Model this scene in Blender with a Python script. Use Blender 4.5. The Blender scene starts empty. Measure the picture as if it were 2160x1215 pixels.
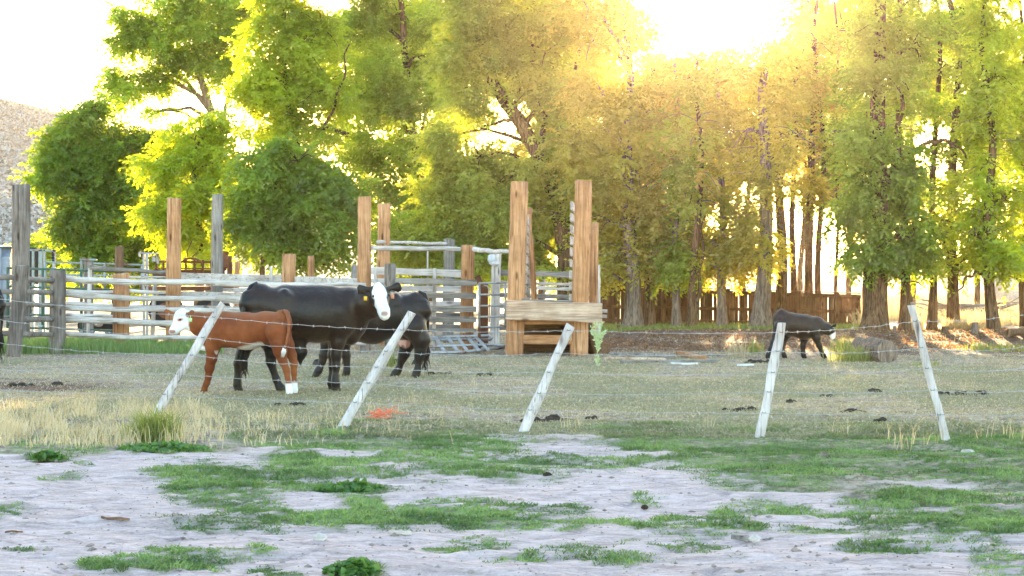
import bpy, math, random
import numpy as np
from mathutils import Vector
C = bpy.context.scene.collection
SC = bpy.context.scene
R = math.radians

# ------------------------------------------------------------------ camera
FPX = 5100.0; HC = 1.75; YH = 555.0
TH = math.atan((607.5 - YH) / FPX)
cam = bpy.data.cameras.new('camera'); co = bpy.data.objects.new('camera', cam); C.objects.link(co)
cam.sensor_width = 36.0; cam.lens = FPX / 2160 * 36.0
co.location = (0, 0, HC); co.rotation_euler = (R(90) - TH, 0, 0)
cam.clip_start = 0.5; cam.clip_end = 8000
SC.camera = co

# ------------------------------------------------------------------ sky, sun, exposure
HAZE = 0.00011
SUN_EL, SUN_AZ = R(5.7), R(5.2)
w = bpy.data.worlds.new('World'); SC.world = w; w.use_nodes = True
nt = w.node_tree
bg = nt.nodes['Background']
sky = nt.nodes.new('ShaderNodeTexSky'); sky.sky_type = 'NISHITA'; sky.sun_disc = False
sky.sun_elevation = SUN_EL; sky.sun_rotation = SUN_AZ
sky.air_density = 1.0; sky.dust_density = 0.8; sky.ozone_density = 1.2
nt.links.new(sky.outputs[0], bg.inputs[0]); bg.inputs[1].default_value = 0.15
sd = Vector((math.sin(SUN_AZ) * math.cos(SUN_EL), math.cos(SUN_AZ) * math.cos(SUN_EL), math.sin(SUN_EL)))
sl = bpy.data.lights.new('sun', 'SUN'); so = bpy.data.objects.new('sun', sl); C.objects.link(so)
sl.energy = 5.0; sl.angle = R(0.5); sl.color = (1.0, 0.74, 0.42)
so.rotation_euler = sd.to_track_quat('Z', 'Y').to_euler(); so.location = (20, 60, 40)
SC.view_settings.view_transform = 'Standard'; SC.view_settings.look = 'None'
SC.view_settings.exposure = 3.3; SC.view_settings.gamma = 1.0
SC.cycles.use_denoising = True
SC.cycles.max_bounces = 8; SC.cycles.transmission_bounces = 4; SC.cycles.volume_bounces = 1
SC.cycles.caustics_reflective = False; SC.cycles.caustics_refractive = False
SC.cycles.volume_max_steps = 64

# ------------------------------------------------------------------ coordinates read off the photograph
def Wp(px, py, Y):
    u = (px - 1080) / FPX; v = (607.5 - py) / FPX
    dy = math.cos(TH) + v * math.sin(TH); dz = v * math.cos(TH) - math.sin(TH)
    return Vector((u * Y / dy, Y, HC + dz * Y / dy))
def GY(py):                      # distance at which the flat ground shows at row py
    v = (607.5 - py) / FPX
    return -HC * (math.cos(TH) + v * math.sin(TH)) / (v * math.cos(TH) - math.sin(TH))
def G(px, py): 
    p = Wp(px, py, GY(py)); p.z = 0; return p
def pxof(x, Y, z=0.0):
    return 1080 + FPX * x / Y, YH + FPX * (HC - z) / Y

# ------------------------------------------------------------------ noise
def _h(ix, iy, iz, s):
    n = (ix.astype(np.int64) * 374761393 + iy.astype(np.int64) * 668265263 + iz.astype(np.int64) * 2147483647 + s * 974711) & 0xffffffff
    n = ((n ^ (n >> 13)) * 1274126177) & 0xffffffff
    return ((n ^ (n >> 16)) & 0xffff) / 65535.0
def vnoise(x, y, z=None, s=0):
    x = np.asarray(x, float); y = np.asarray(y, float)
    z = np.zeros_like(x) if z is None else np.asarray(z, float)
    ix, iy, iz = np.floor(x), np.floor(y), np.floor(z)
    fx, fy, fz = x - ix, y - iy, z - iz
    fx = fx * fx * (3 - 2 * fx); fy = fy * fy * (3 - 2 * fy); fz = fz * fz * (3 - 2 * fz)
    r = 0
    for a in (0, 1):
        for b in (0, 1):
            for c in (0, 1):
                r = r + _h(ix + a, iy + b, iz + c, s) * (fx if a else 1 - fx) * (fy if b else 1 - fy) * (fz if c else 1 - fz)
    return r
def fbm(x, y, z=None, s=0, o=4):
    r = 0; a = 0.5
    for k in range(o):
        r = r + a * vnoise(np.asarray(x) * 2**k, np.asarray(y) * 2**k, None if z is None else np.asarray(z) * 2**k, s + k * 7)
        a *= 0.5
    return r / (1 - 0.5**o)

# ------------------------------------------------------------------ materials
def mat(name, rough=0.8, spec=0.3):
    m = bpy.data.materials.new(name); m.use_nodes = True
    b = m.node_tree.nodes['Principled BSDF']
    b.inputs['Roughness'].default_value = rough; b.inputs['Specular IOR Level'].default_value = spec
    return m, m.node_tree, b
def ramp(nt, stops, fac):
    r = nt.nodes.new('ShaderNodeValToRGB'); e = r.color_ramp.elements
    while len(e) < len(stops): e.new(0.5)
    for k, (p, c) in enumerate(stops): e[k].position = p; e[k].color = (*c, 1)
    nt.links.new(fac, r.inputs[0]); return r.outputs[0]
def noise(nt, scale=(1, 1, 1), sc=1.0, det=6, rough=0.6, dist=0.0):
    tc = nt.nodes.new('ShaderNodeTexCoord'); mp = nt.nodes.new('ShaderNodeMapping')
    mp.inputs['Scale'].default_value = scale
    n = nt.nodes.new('ShaderNodeTexNoise'); n.inputs['Scale'].default_value = sc
    n.inputs['Detail'].default_value = det; n.inputs['Roughness'].default_value = rough; n.inputs['Distortion'].default_value = dist
    nt.links.new(tc.outputs['Object'], mp.inputs[0]); nt.links.new(mp.outputs[0], n.inputs['Vector'])
    return n.outputs['Fac']
def mix(nt, f, a, b, mode='MIX'):
    m = nt.nodes.new('ShaderNodeMix'); m.data_type = 'RGBA'; m.blend_type = mode
    for i, v in ((0, f), (6, a), (7, b)):
        if hasattr(v, 'is_linked') or hasattr(v, 'links'): nt.links.new(v, m.inputs[i])
        else: m.inputs[i].default_value = v if i == 0 else (*v, 1)
    return m.outputs[2]
def bump(nt, b, h, st=0.5, d=0.02):
    n = nt.nodes.new('ShaderNodeBump'); n.inputs['Strength'].default_value = st; n.inputs['Distance'].default_value = d
    nt.links.new(h, n.inputs['Height']); nt.links.new(n.outputs[0], b.inputs['Normal'])
def attr(nt, name):
    a = nt.nodes.new('ShaderNodeAttribute'); a.attribute_name = name; return a
def wood(name, axis, dark, mid, light, knots=0.0, rough=0.85):
    m, nt, b = mat(name, rough)
    s = [14, 14, 14]; s[axis] = 0.9
    f = noise(nt, s, 1.6, 7, 0.65, 0.6)
    s2 = [4, 4, 4]; s2[axis] = 1.2
    g = noise(nt, s2, 1.0, 4, 0.6)
    col = ramp(nt, [(0.30, dark), (0.5, mid), (0.72, light)], f)
    col2 = ramp(nt, [(0.35, tuple(c * 0.62 for c in mid)), (0.62, light)], g)
    c = mix(nt, 0.35, col, col2)
    s3 = [26, 26, 26]; s3[axis] = 0.5
    k = noise(nt, s3, 1.5, 3, 0.5)
    crack = ramp(nt, [(0.33, (0.25, 0.22, 0.2)), (0.42, (1, 1, 1))], k)
    c = mix(nt, 0.75, c, crack, 'MULTIPLY')
    tc = nt.nodes.new('ShaderNodeTexCoord'); mp = nt.nodes.new('ShaderNodeMapping'); s4 = [5, 5, 5]; s4[axis] = 1.6; mp.inputs['Scale'].default_value = s4
    vo = nt.nodes.new('ShaderNodeTexVoronoi'); vo.inputs['Scale'].default_value = 1.0; nt.links.new(tc.outputs['Object'], mp.inputs[0]); nt.links.new(mp.outputs[0], vo.inputs['Vector'])
    kn = ramp(nt, [(0.08, (0.22, 0.16, 0.12)), (0.17, (1, 1, 1))], vo.outputs['Distance']); c = mix(nt, 0.8, c, kn, 'MULTIPLY')
    st = ramp(nt, [(0.38, (0.62, 0.58, 0.55)), (0.6, (1, 1, 1))], noise(nt, (1, 1, 1), 1.3, 5, 0.65)); c = mix(nt, 0.8, c, st, 'MULTIPLY')
    nt.links.new(c, b.inputs['Base Color']); bump(nt, b, f, 0.9, 0.02)
    return m
M = {}
for ax, sx in ((0, 'x'), (1, 'y'), (2, 'z')):
    M['grey_' + sx] = wood('weathered grey wood ' + sx, ax, (0.10, 0.085, 0.075), (0.27, 0.235, 0.21), (0.46, 0.42, 0.39))
    M['pale_' + sx] = wood('bleached pale wood ' + sx, ax, (0.30, 0.23, 0.19), (0.66, 0.58, 0.535), (0.88, 0.82, 0.78))
    M['orange_' + sx] = wood('orange treated wood ' + sx, ax, (0.22, 0.085, 0.03), (0.56, 0.26, 0.11), (0.78, 0.47, 0.28))
    M['brown_' + sx] = wood('dark brown boards ' + sx, ax, (0.06, 0.03, 0.018), (0.20, 0.10, 0.055), (0.34, 0.20, 0.12))
M['beam'] = wood('stained bumper beams', 0, (0.20, 0.09, 0.05), (0.64, 0.42, 0.29), (0.86, 0.70, 0.56))
M['dark_z'] = wood('dark cracked grey wood', 2, (0.05, 0.035, 0.028), (0.19, 0.15, 0.13), (0.42, 0.37, 0.34))
M['silver'] = wood('silvery stake wood', 2, (0.36, 0.32, 0.32), (0.68, 0.63, 0.64), (0.84, 0.79, 0.80))
def metal(name, col, rough=0.5, met=0.6, rust=0.0):
    m, nt, b = mat(name, rough, 0.5)
    f = noise(nt, (1, 1, 1), 6.0, 6, 0.65)
    c = ramp(nt, [(0.35, tuple(x * 0.7 for x in col)), (0.6, col)], f)
    if rust:
        g = noise(nt, (1, 1, 1), 3.0, 8, 0.7)
        k = ramp(nt, [(0.55 - rust * .3, (0, 0, 0)), (0.68 - rust * .3, (1, 1, 1))], g)
        c = mix(nt, k, c, (0.16, 0.06, 0.025))
    nt.links.new(c, b.inputs['Base Color']); b.inputs['Metallic'].default_value = met
    bump(nt, b, f, 0.2, 0.004)
    return m
M['galv'] = metal('galvanised steel', (0.42, 0.43, 0.45), 0.45, 0.5, 0.15)
M['wire'] = metal('galvanised wire', (0.50, 0.49, 0.50), 0.45, 0.3)
M['greenpipe'] = metal('green painted pipe', (0.05, 0.13, 0.085), 0.5, 0.0, 0.15)
M['greypipe'] = metal('grey green pipe', (0.30, 0.36, 0.36), 0.5, 0.2, 0.12)
M['rust'] = metal('rusty iron', (0.17, 0.06, 0.03), 0.9, 0.1, 0.6)
M['trailer'] = metal('grey trailer paint', (0.22, 0.27, 0.36), 0.4, 0.1)
M['whitepaint'] = metal('white paint', (0.75, 0.75, 0.75), 0.5, 0.0)
M['darkmetal'] = metal('dark steel', (0.03, 0.032, 0.038), 0.5, 0.4)
def plain(name, col, rough=0.8, var=0.35, sc=8.0, bs=0.3, bd=0.01):
    m, nt, b = mat(name, rough)
    f = noise(nt, (1, 1, 1), sc, 6, 0.65)
    nt.links.new(ramp(nt, [(0.3, tuple(x * (1 - var) for x in col)), (0.7, tuple(min(1, x * (1 + var)) for x in col))], f), b.inputs['Base Color'])
    bump(nt, b, f, bs, bd); return m
M['dung'] = plain('dung', (0.045, 0.028, 0.018), 0.9, .5, 25, 1, .02)
M['twine'] = plain('orange twine', (0.80, 0.20, 0.10), 0.6, .3, 30)
M['stone'] = plain('pale stone', (0.5, 0.45, 0.42), 0.9, .3, 14)
M['rubber'] = plain('tyre rubber', (0.02, 0.02, 0.02), 0.8)
M['sack'] = plain('pale plastic sack', (0.6, 0.6, 0.62), 0.5)
M['yellowtag'] = plain('yellow tag', (0.70, 0.42, 0.03), 0.5, .1)
M['orangetag'] = plain('orange tag', (0.62, 0.25, 0.12), 0.5, .1)
M['greentag'] = plain('pale green tag', (0.45, 0.68, 0.30), 0.5, .1)
M['eye'] = plain('dark eye', (0.01, 0.008, 0.007), 0.15, .1)
M['switch'] = plain('tail hair', (0.02, 0.014, 0.011), 0.7, .3, 40)
M['whitehair'] = plain('white hair', (0.75, 0.72, 0.70), 0.8, .1, 40)
M['pinkskin'] = plain('pink skin', (0.60, 0.33, 0.27), 0.6, .15, 20)
M['hoof'] = plain('hoof', (0.05, 0.038, 0.03), 0.6, .3, 30)

def leafmat(name, c1, c2, trans, tr=0.5, attrname='v'):
    if 'leaves' in name: c1, c2, trans = tuple(x * 1.25 for x in c1), tuple(x * 1.25 for x in c2), tuple(min(.9, x * 1.15) for x in trans)
    m = bpy.data.materials.new(name); m.use_nodes = True; nt = m.node_tree
    nt.nodes.remove(nt.nodes['Principled BSDF']); out = nt.nodes['Material Output']
    a = attr(nt, attrname)
    col = ramp(nt, [(0.0, c1), (1.0, c2)], a.outputs['Fac'])
    tcol = ramp(nt, [(0.0, tuple(x * .75 for x in trans)), (1.0, trans)], a.outputs['Fac'])
    d = nt.nodes.new('ShaderNodeBsdfDiffuse'); t = nt.nodes.new('ShaderNodeBsdfTranslucent')
    g = nt.nodes.new('ShaderNodeBsdfGlossy'); g.inputs['Roughness'].default_value = 0.45
    nt.links.new(col, d.inputs[0]); nt.links.new(tcol, t.inputs[0])
    mx = nt.nodes.new('ShaderNodeMixShader'); mx.inputs[0].default_value = tr
    nt.links.new(d.outputs[0], mx.inputs[1]); nt.links.new(t.outputs[0], mx.inputs[2])
    m2 = nt.nodes.new('ShaderNodeMixShader'); m2.inputs[0].default_value = 0.04
    nt.links.new(mx.outputs[0], m2.inputs[1]); nt.links.new(g.outputs[0], m2.inputs[2])
    nt.links.new(m2.outputs[0], out.inputs[0]); return m
M['leaf_mid'] = leafmat('elm leaves', (0.06, 0.12, 0.018), (0.23, 0.34, 0.035), (0.55, 0.68, 0.02))
M['leaf_dark'] = leafmat('dark leaves', (0.022, 0.06, 0.015), (0.11, 0.21, 0.035), (0.55, 0.66, 0.015), 0.45)
M['leaf_bright'] = leafmat('bright leaves', (0.07, 0.15, 0.015), (0.24, 0.36, 0.03), (0.75, 0.80, 0.02), 0.58)
M['leaf_grey'] = leafmat('olive grey leaves', (0.07, 0.12, 0.025), (0.25, 0.32, 0.05), (0.58, 0.62, 0.03), 0.5)
M['leaf_warm'] = leafmat('amber leaves', (0.08, 0.11, 0.022), (0.28, 0.30, 0.05), (0.72, 0.58, 0.03), 0.52)
M['grass_green'] = leafmat('green grass', (0.05, 0.12, 0.035), (0.30, 0.42, 0.14), (0.25, 0.38, 0.06), 0.3)
M['grass_yard'] = leafmat('short yard grass', (0.15, 0.155, 0.085), (0.50, 0.42, 0.31), (0.40, 0.42, 0.15), 0.3)
M['grass_dry'] = leafmat('dry straw', (0.30, 0.23, 0.12), (0.70, 0.60, 0.42), (0.70, 0.52, 0.22), 0.35)
M['grass_olive'] = leafmat('olive tuft', (0.11, 0.15, 0.03), (0.30, 0.32, 0.09), (0.40, 0.42, 0.06), 0.35)
M['litter'] = leafmat('brown litter', (0.05, 0.028, 0.018), (0.32, 0.17, 0.09), (0.5, 0.25, 0.08), 0.3)
M['weed'] = leafmat('round leaf weed', (0.035, 0.10, 0.02), (0.10, 0.22, 0.04), (0.2, 0.38, 0.05), 0.3)
M['paleweed'] = leafmat('pale thistle leaves', (0.35, 0.45, 0.22), (0.55, 0.62, 0.36), (0.5, 0.55, 0.2), 0.3)
M['sage'] = leafmat('sagebrush', (0.28, 0.28, 0.28), (0.46, 0.46, 0.46), (0.3, 0.28, 0.2), 0.2)
def barkmat(name, dark, light):
    m, nt, b = mat(name, 0.95, 0.1)
    f = noise(nt, (9, 9, 1.3), 1.6, 8, 0.7, 1.2)
    nt.links.new(ramp(nt, [(0.36, dark), (0.62, light)], f), b.inputs['Base Color']); bump(nt, b, f, 1.0, 0.05)
    return m
M['bark'] = barkmat('furrowed bark', (0.05, 0.028, 0.016), (0.27, 0.165, 0.095))
M['bark_grey'] = barkmat('grey bark', (0.09, 0.06, 0.045), (0.36, 0.27, 0.21))
M['twig'] = plain('bare twigs', (0.20, 0.155, 0.125), 0.9, .3, 3)
def coat(name, rough=0.55, sp=0.35):
    m, nt, b = mat(name, rough, sp)
    a = attr(nt, 'coat')
    f = noise(nt, (1, 1, 1), 5.0, 6, 0.6)
    sh = ramp(nt, [(0.3, (0.75, 0.75, 0.75)), (0.7, (1.15, 1.15, 1.15))], f)
    c = mix(nt, 1.0, a.outputs['Color'], sh, 'MULTIPLY')
    nt.links.new(c, b.inputs['Base Color'])
    g = noise(nt, (1, 1, .6), 7.0, 8, 0.62); bump(nt, b, g, 0.55, 0.035)
    b.inputs['Sheen Weight'].default_value = 0.02
    return m
M['coat_black'] = coat('black coat', 0.45, 0.35)
M['coat_red'] = coat('red coat', 0.7, 0.2)

# ------------------------------------------------------------------ mesh building
class MB:
    def __init__(s): s.v = []; s.f = []; s.n = 0; s.a = []
    def add(s, V, F, a=None):
        V = np.asarray(V, float); s.v.append(V); s.f.append([tuple(int(i) + s.n for i in q) for q in F]); s.n += len(V)
        if a is not None: s.a.append(np.asarray(a, float))
        return s
    def tube(s, P, Rr, sides=10, rough=0.0, seed=0, caps=True, flat=1.0, freq=3.0, slant=0.0):
        P = np.array([tuple(p) for p in P], float); n = len(P); Rr = np.broadcast_to(np.asarray(Rr, float), (n,))
        T = np.gradient(P, axis=0) if n > 2 else np.array([P[1] - P[0]] * 2)
        T /= np.linalg.norm(T, axis=1)[:, None] + 1e-12
        up = np.array([0, 1.0, 0]) if abs(T[0][1]) < .9 else np.array([1.0, 0, 0])
        N = np.cross(T[0], up); N /= np.linalg.norm(N); V = []
        for i in range(n):
            N = N - T[i] * N.dot(T[i]); N /= np.linalg.norm(N) + 1e-12; B = np.cross(T[i], N)
            an = np.linspace(0, 2 * math.pi, sides, endpoint=False)
            rr = np.full(sides, Rr[i])
            if rough:
                q = P[i]; L = np.linalg.norm(q - P[0])
                rr = rr * (1 + rough * 2 * (fbm(np.cos(an) * freq + seed * 3.1, np.sin(an) * freq + seed, np.full(sides, L * 1.2), seed, 3) - 0.5))
            ring = P[i] + np.outer(np.cos(an) * rr, N) + np.outer(np.sin(an) * rr * flat, B)
            V.append(ring)
        if slant: V[-1] = V[-1] + np.outer((V[-1] - P[-1]) @ np.array([1, .3, 0]), T[-1]) * slant
        V = np.concatenate(V); F = []
        for i in range(n - 1):
            for j in range(sides):
                k = (j + 1) % sides
                F.append((i * sides + j, i * sides + k, (i + 1) * sides + k, (i + 1) * sides + j))
        if caps: F.append(tuple(range(sides))[::-1]); F.append(tuple((n - 1) * sides + j for j in range(sides)))
        return s.add(V, F)
    def bar(s, a, b, w, h, up=(0, 0, 1), jit=0.0, seed=0, segs=1):     # plank from a to b, w across, h along up
        a = np.array(tuple(a), float); b = np.array(tuple(b), float); t = b - a; L = np.linalg.norm(t); t /= L
        u = np.array(up, float); u -= t * u.dot(t); u /= np.linalg.norm(u); c = np.cross(t, u)
        rng = np.random.RandomState(seed); V = []; F = []; e = min(w, h) * 0.14
        pro = [(-w/2+e, -h/2), (w/2-e, -h/2), (w/2, -h/2+e), (w/2, h/2-e), (w/2-e, h/2), (-w/2+e, h/2), (-w/2, h/2-e), (-w/2, -h/2+e)]
        for i in range(segs + 1):
            p = a + t * L * i / segs; o = rng.uniform(-jit, jit, 2) if jit else (0, 0); g = 1 + (rng.uniform(-.08, .08) if jit else 0)
            for (x, z) in pro: V.append(p + c * (x + o[0]) + u * (z * g + o[1]))
        for i in range(segs):
            for j in range(8): k = (j + 1) % 8; F.append((i*8+j, i*8+k, (i+1)*8+k, (i+1)*8+j))
        F.append(tuple(range(8))[::-1]); F.append(tuple(segs * 8 + j for j in range(8)))
        return s.add(V, F)
    def box(s, lo, hi):
        x0, y0, z0 = lo; x1, y1, z1 = hi
        return s.bar(((x0), (y0 + y1) / 2, (z0 + z1) / 2), (x1, (y0 + y1) / 2, (z0 + z1) / 2), y1 - y0, z1 - z0)
    def ball(s, c, r, seed=0, rough=0.0, nu=12, nv=8, freq=3.0):
        c = np.array(tuple(c), float); r = np.broadcast_to(np.asarray(r, float), (3,)); V = [[0, 0, -1.0]]
        for i in range(1, nv):
            ph = -math.pi/2 + math.pi * i / nv
            for j in range(nu): th = 2*math.pi*j/nu; V.append([math.cos(ph)*math.cos(th), math.cos(ph)*math.sin(th), math.sin(ph)])
        V.append([0, 0, 1.0]); V = np.array(V)
        if rough: V = V * (1 + rough * 2 * (fbm(V[:, 0]*freq + seed*5.3, V[:, 1]*freq + seed, V[:, 2]*freq + 9, seed, 3) - .5))[:, None]
        F = [(0, 1 + (j + 1) % nu, 1 + j) for j in range(nu)]
        for i in range(nv - 2):
            for j in range(nu): k = (j+1) % nu; a = 1 + i*nu; F.append((a+j, a+k, a+nu+k, a+nu+j))
        t = len(V) - 1; a = 1 + (nv-2)*nu
        F += [(a + j, a + (j + 1) % nu, t) for j in range(nu)]
        return s.add(c + V * r, F)
    def build(s, name, m, parent=None, smooth=False, org=None):
        V = np.concatenate(s.v); F = [q for f in s.f for q in f]
        return mkobj(name, V, F, m, parent, smooth, np.concatenate(s.a) if s.a else None, org)
def mkobj(name, V, F, m, parent=None, smooth=False, att=None, org=None):
    V = np.asarray(V, float)
    if parent is not None: org = np.array(WORLD[parent.name])
    elif org is None: org = np.array([V[:, 0].mean(), V[:, 1].mean(), V[:, 2].min()])
    else: org = np.array(tuple(org), float)
    me = bpy.data.meshes.new(name)
    if isinstance(F, np.ndarray):
        nf, k = F.shape; me.vertices.add(len(V)); me.vertices.foreach_set('co', (V - org).astype(np.float32).ravel())
        me.loops.add(nf * k); me.loops.foreach_set('vertex_index', F.astype(np.int32).ravel())
        me.polygons.add(nf); me.polygons.foreach_set('loop_start', np.arange(0, nf * k, k, dtype=np.int32)); me.update(calc_edges=True)
    else:
        me.from_pydata((V - org).tolist(), [], F); me.update()
    if smooth: me.polygons.foreach_set('use_smooth', np.ones(len(me.polygons), bool))
    if att is not None:
        att = np.asarray(att, np.float32)
        if att.ndim == 1: me.attributes.new('v', 'FLOAT', 'POINT').data.foreach_set('value', att)
        else:
            nm = 'coat' if att.shape[1] == 3 else 'mask'
            if nm == 'coat': att = np.concatenate([att, np.ones((len(att), 1), np.float32)], 1)
            me.attributes.new(nm, 'FLOAT_COLOR', 'POINT').data.foreach_set('color', att.ravel())
    me.materials.append(m)
    o = bpy.data.objects.new(name, me); C.objects.link(o)
    if parent is not None:
        o.parent = parent; WORLD[o.name] = tuple(org)
        # a sub-part shares its thing's origin, so its local location stays zero
    else: o.location = org; WORLD[o.name] = tuple(org)
    return o
WORLD = {}
def thing(name, label, cat, loc, group=None):
    o = bpy.data.objects.new(name, None); C.objects.link(o); o.location = tuple(loc); o.empty_display_size = 0.3
    o['label'] = label; o['category'] = cat
    if group: o['group'] = group
    WORLD[o.name] = tuple(loc); return o
def tag(o, label, cat, group=None):
    o['label'] = label; o['category'] = cat
    if group: o['group'] = group
    return o
# ------------------------------------------------------------------ ground
def pxy(x, y):
    return 1080 + FPX * x / y, YH + FPX * HC / y
GREEN = [(460,1008,125,26,1),(470,1045,110,24,1),(545,1085,70,14,1),(470,1107,105,15,1),(640,990,90,34,.75),(700,945,150,40,.8),(560,925,70,14,.6),
 (350,946,95,13,1),(100,966,38,8,1),(200,982,20,5,.8),(900,935,220,40,.7),(1000,985,115,20,1),(1100,985,110,14,.8),(740,1033,78,14,1),(765,1062,50,14,1),
 (650,1094,55,12,1),(800,1102,150,17,1),(950,1088,130,24,1),(1090,1106,150,13,1),(1190,1106,70,8,1),(370,1165,50,8,1),(350,1193,95,9,1),
 (230,1200,40,8,.9),(560,1168,40,6,.8),(560,1205,40,8,1),(920,1155,45,9,1),(750,1205,50,10,1),(1010,1140,60,10,.6),(1100,1185,50,8,.7),
 (1350,915,120,22,.75),(1450,945,210,26,.8),(1660,960,270,40,.95),(1900,955,270,48,1),(2080,935,130,28,1),(2080,1000,130,32,.9),(1960,1050,170,34,.8),
 (2060,1100,150,38,.85),(2110,1180,60,24,.9),(1620,1008,130,22,.9),(1640,1026,70,10,.8),(1900,1110,120,20,.75),(1860,1150,90,14,.7),(1560,1122,90,8,.9),(1450,1146,65,8,.9),
 (1540,1078,50,8,.8),(1600,1063,30,5,.8),(1750,1123,60,8,.8),(1680,1078,50,7,.8),(1420,1097,40,6,.7),(1330,1048,40,4,.6),(1355,1062,30,4,.6),(1250,985,120,18,.6),(1180,1010,60,6,.4),
 (40,1160,40,5,.6),(110,1008,14,4,.7),(1340,958,60,6,.7),(1240,925,80,10,.5),(180,905,100,10,.3),(1200,1150,70,8,.5),(1300,1190,80,8,.4)]
SANDP = [(1200,925,60,9),(1210,945,120,8),(1330,960,110,8),(690,955,45,6),(540,952,60,7),(740,962,70,6),(1980,1022,90,5),(1870,1018,60,4),(2120,1035,60,5),(1960,1075,60,5),(2100,1070,50,4)]
def masks(x, y):
    px, py = pxy(x, y)
    wob = (fbm(x * 1.7, y * 1.7, None, 3) - .5)
    wob2 = (fbm(x * 6, y * 6, None, 5) - .5)
    fine = fbm(x * 14, y * 14, None, 8, 3)
    g = np.zeros_like(px)
    for cx, cy, rx, ry, d in GREEN:
        q = np.hypot((px - cx + wob * 90 + wob2 * 60) / rx, (py - cy + wob2 * ry * 1.6 + wob * 20) / (ry * 1.1))
        g = np.maximum(g, np.clip((1.3 - q) * 1.7, 0, 1) * d)
    sp = fbm(x * 1.1 + 3, y * .7, None, 66, 4)
    g = np.maximum(g, np.clip((sp - np.interp(px, [0, 1000, 2160], [.72, .66, .51])) * 7, 0, .6) * np.clip((py - 900) / 30, 0, 1))
    # edge of the road sand: runs from the left (950) to the right (fades out lower)
    edge = np.interp(px, [0, 300, 700, 1100, 1300, 1600, 1900, 2160], [955, 945, 952, 912, 925, 1000, 1060, 1110])
    road = np.clip((py - edge + wob * 70) / 16, 0, 1)
    for cx, cy, rx, ry in SANDP:
        q = np.hypot((px - cx + wob * 80) / rx, (py - cy + wob2 * 10) / ry); s_ = np.clip((1.1 - q) * 3, 0, 1)
        g = g * (1 - s_ * .9); road = np.maximum(road, s_ * .8)
    g = np.clip(g * (0.3 + .95 * np.clip((fine - .38) * 9, 0, 1)), 0, 1)
    # yard: mottled short green among straw
    yard = (1 - road) * np.clip((py - 742) / 25, 0, 1)
    m = fbm(x * .7 + 7, y * .4, None, 11)
    gy = yard * np.clip((m - .45) * 7 + (px > 1000) * .15 - (px < 420) * .6, 0.05, .8)
    green = np.maximum(g, gy * .5)
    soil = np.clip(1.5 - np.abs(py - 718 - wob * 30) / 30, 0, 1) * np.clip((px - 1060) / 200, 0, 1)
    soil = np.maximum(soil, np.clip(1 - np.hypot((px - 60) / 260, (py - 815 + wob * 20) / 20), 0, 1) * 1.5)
    return np.clip(green, 0, 1), np.clip(road, 0, 1), np.clip(soil, 0, 1), yard
def ground_z(x, y):
    x = np.asarray(x, float); y = np.asarray(y, float)
    near = np.clip((30 - y) / 4, 0, 1)
    # wheel ruts and scuffed sand in the road in front, running left to right
    yy = y + 0.10 * x + 0.5 * (fbm(x * .25, y * .25, None, 2) - .5)
    z = near * (0.03 * np.sin(yy * 3.2) * fbm(x * .3 + 4, y * .8, None, 12) + 0.075 * (fbm(x * 1.4, yy * 4.5, None, 21, 4) - .5) + 0.045 * (fbm(x * 5, yy * 8, None, 22, 3) - .5))
    z = z + (1 - near) * 0.05 * (fbm(x * .9, y * .9, None, 23, 4) - .5)
    hx_, hy_ = np.floor(x / .34), np.floor(y / .42); ox_, oy_ = _h(hx_, hy_, hx_ * 0, 71), _h(hx_, hy_, hx_ * 0, 72)
    dd = np.hypot((x / .34 - hx_ - .25 - .5 * ox_) * .34, (y / .42 - hy_ - .25 - .5 * oy_) * .42); pr = _h(hx_, hy_, hx_ * 0, 73) < .45
    z = z - pr * .028 * np.exp(-(dd / .055) ** 2) + pr * .012 * np.exp(-((dd - .10) / .035) ** 2) * (y < 46)
    mid = np.clip((y - 40) / 10, 0, 1) * np.clip((70 - y) / 5, 0, 1)
    z = z + mid * 0.12 * (fbm(x * .8, y * .8, None, 31, 4) - .45) * np.clip((x - 1) / 2, 0, 1)
    z = z + 0.14 * np.exp(-((y - 57.5) / 2.6) ** 2) * np.clip((x - 2) / 1.5, 0, 1)      # low bank along the tree row
    return z
xs = np.concatenate([-np.geomspace(1500, 14, 26), np.arange(-13.5, 13.6, 0.075), np.geomspace(14, 1500, 26)])
ys = np.concatenate([np.linspace(-60, 11, 12), np.arange(11.4, 30, 0.06), np.arange(30, 46, 0.10), np.arange(46, 74, 0.18), np.geomspace(74.5, 5000, 46)])
X, Y = np.meshgrid(xs, ys); Xf, Yf = X.ravel(), Y.ravel(); Ys = np.maximum(Yf, 9)
gm, rm, sm_, ym = masks(Xf, Ys); Zf = ground_z(Xf, Ys)
Zf[(np.abs(Xf) > 30)] = 0
far = np.clip((Yf - 62) / 3, 0, 1)
cov = np.stack([gm * (1 - far), rm * (Yf < 60), sm_ * (1 - far), np.ones_like(gm)], 1)
nx, ny = len(xs), len(ys)
i = np.arange(ny - 1)[:, None] * nx + np.arange(nx - 1)[None]; i = i.ravel()
Fg = np.stack([i, i + 1, i + nx + 1, i + nx], 1)
m, nt, b = mat('ground soil', 0.95, 0.08)
a = attr(nt, 'mask'); sep = nt.nodes.new('ShaderNodeSeparateColor'); nt.links.new(a.outputs['Color'], sep.inputs[0])
n1 = noise(nt, (1, 1, 1), 9.0, 10, 0.75); n2 = noise(nt, (1, 3.5, 1), 0.9, 8, 0.65, .5); n3 = noise(nt, (1, 1, 1), 42.0, 6, 0.8); n4 = noise(nt, (1.2, 4.5, 1), 2.6, 7, 0.7, .8)
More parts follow.
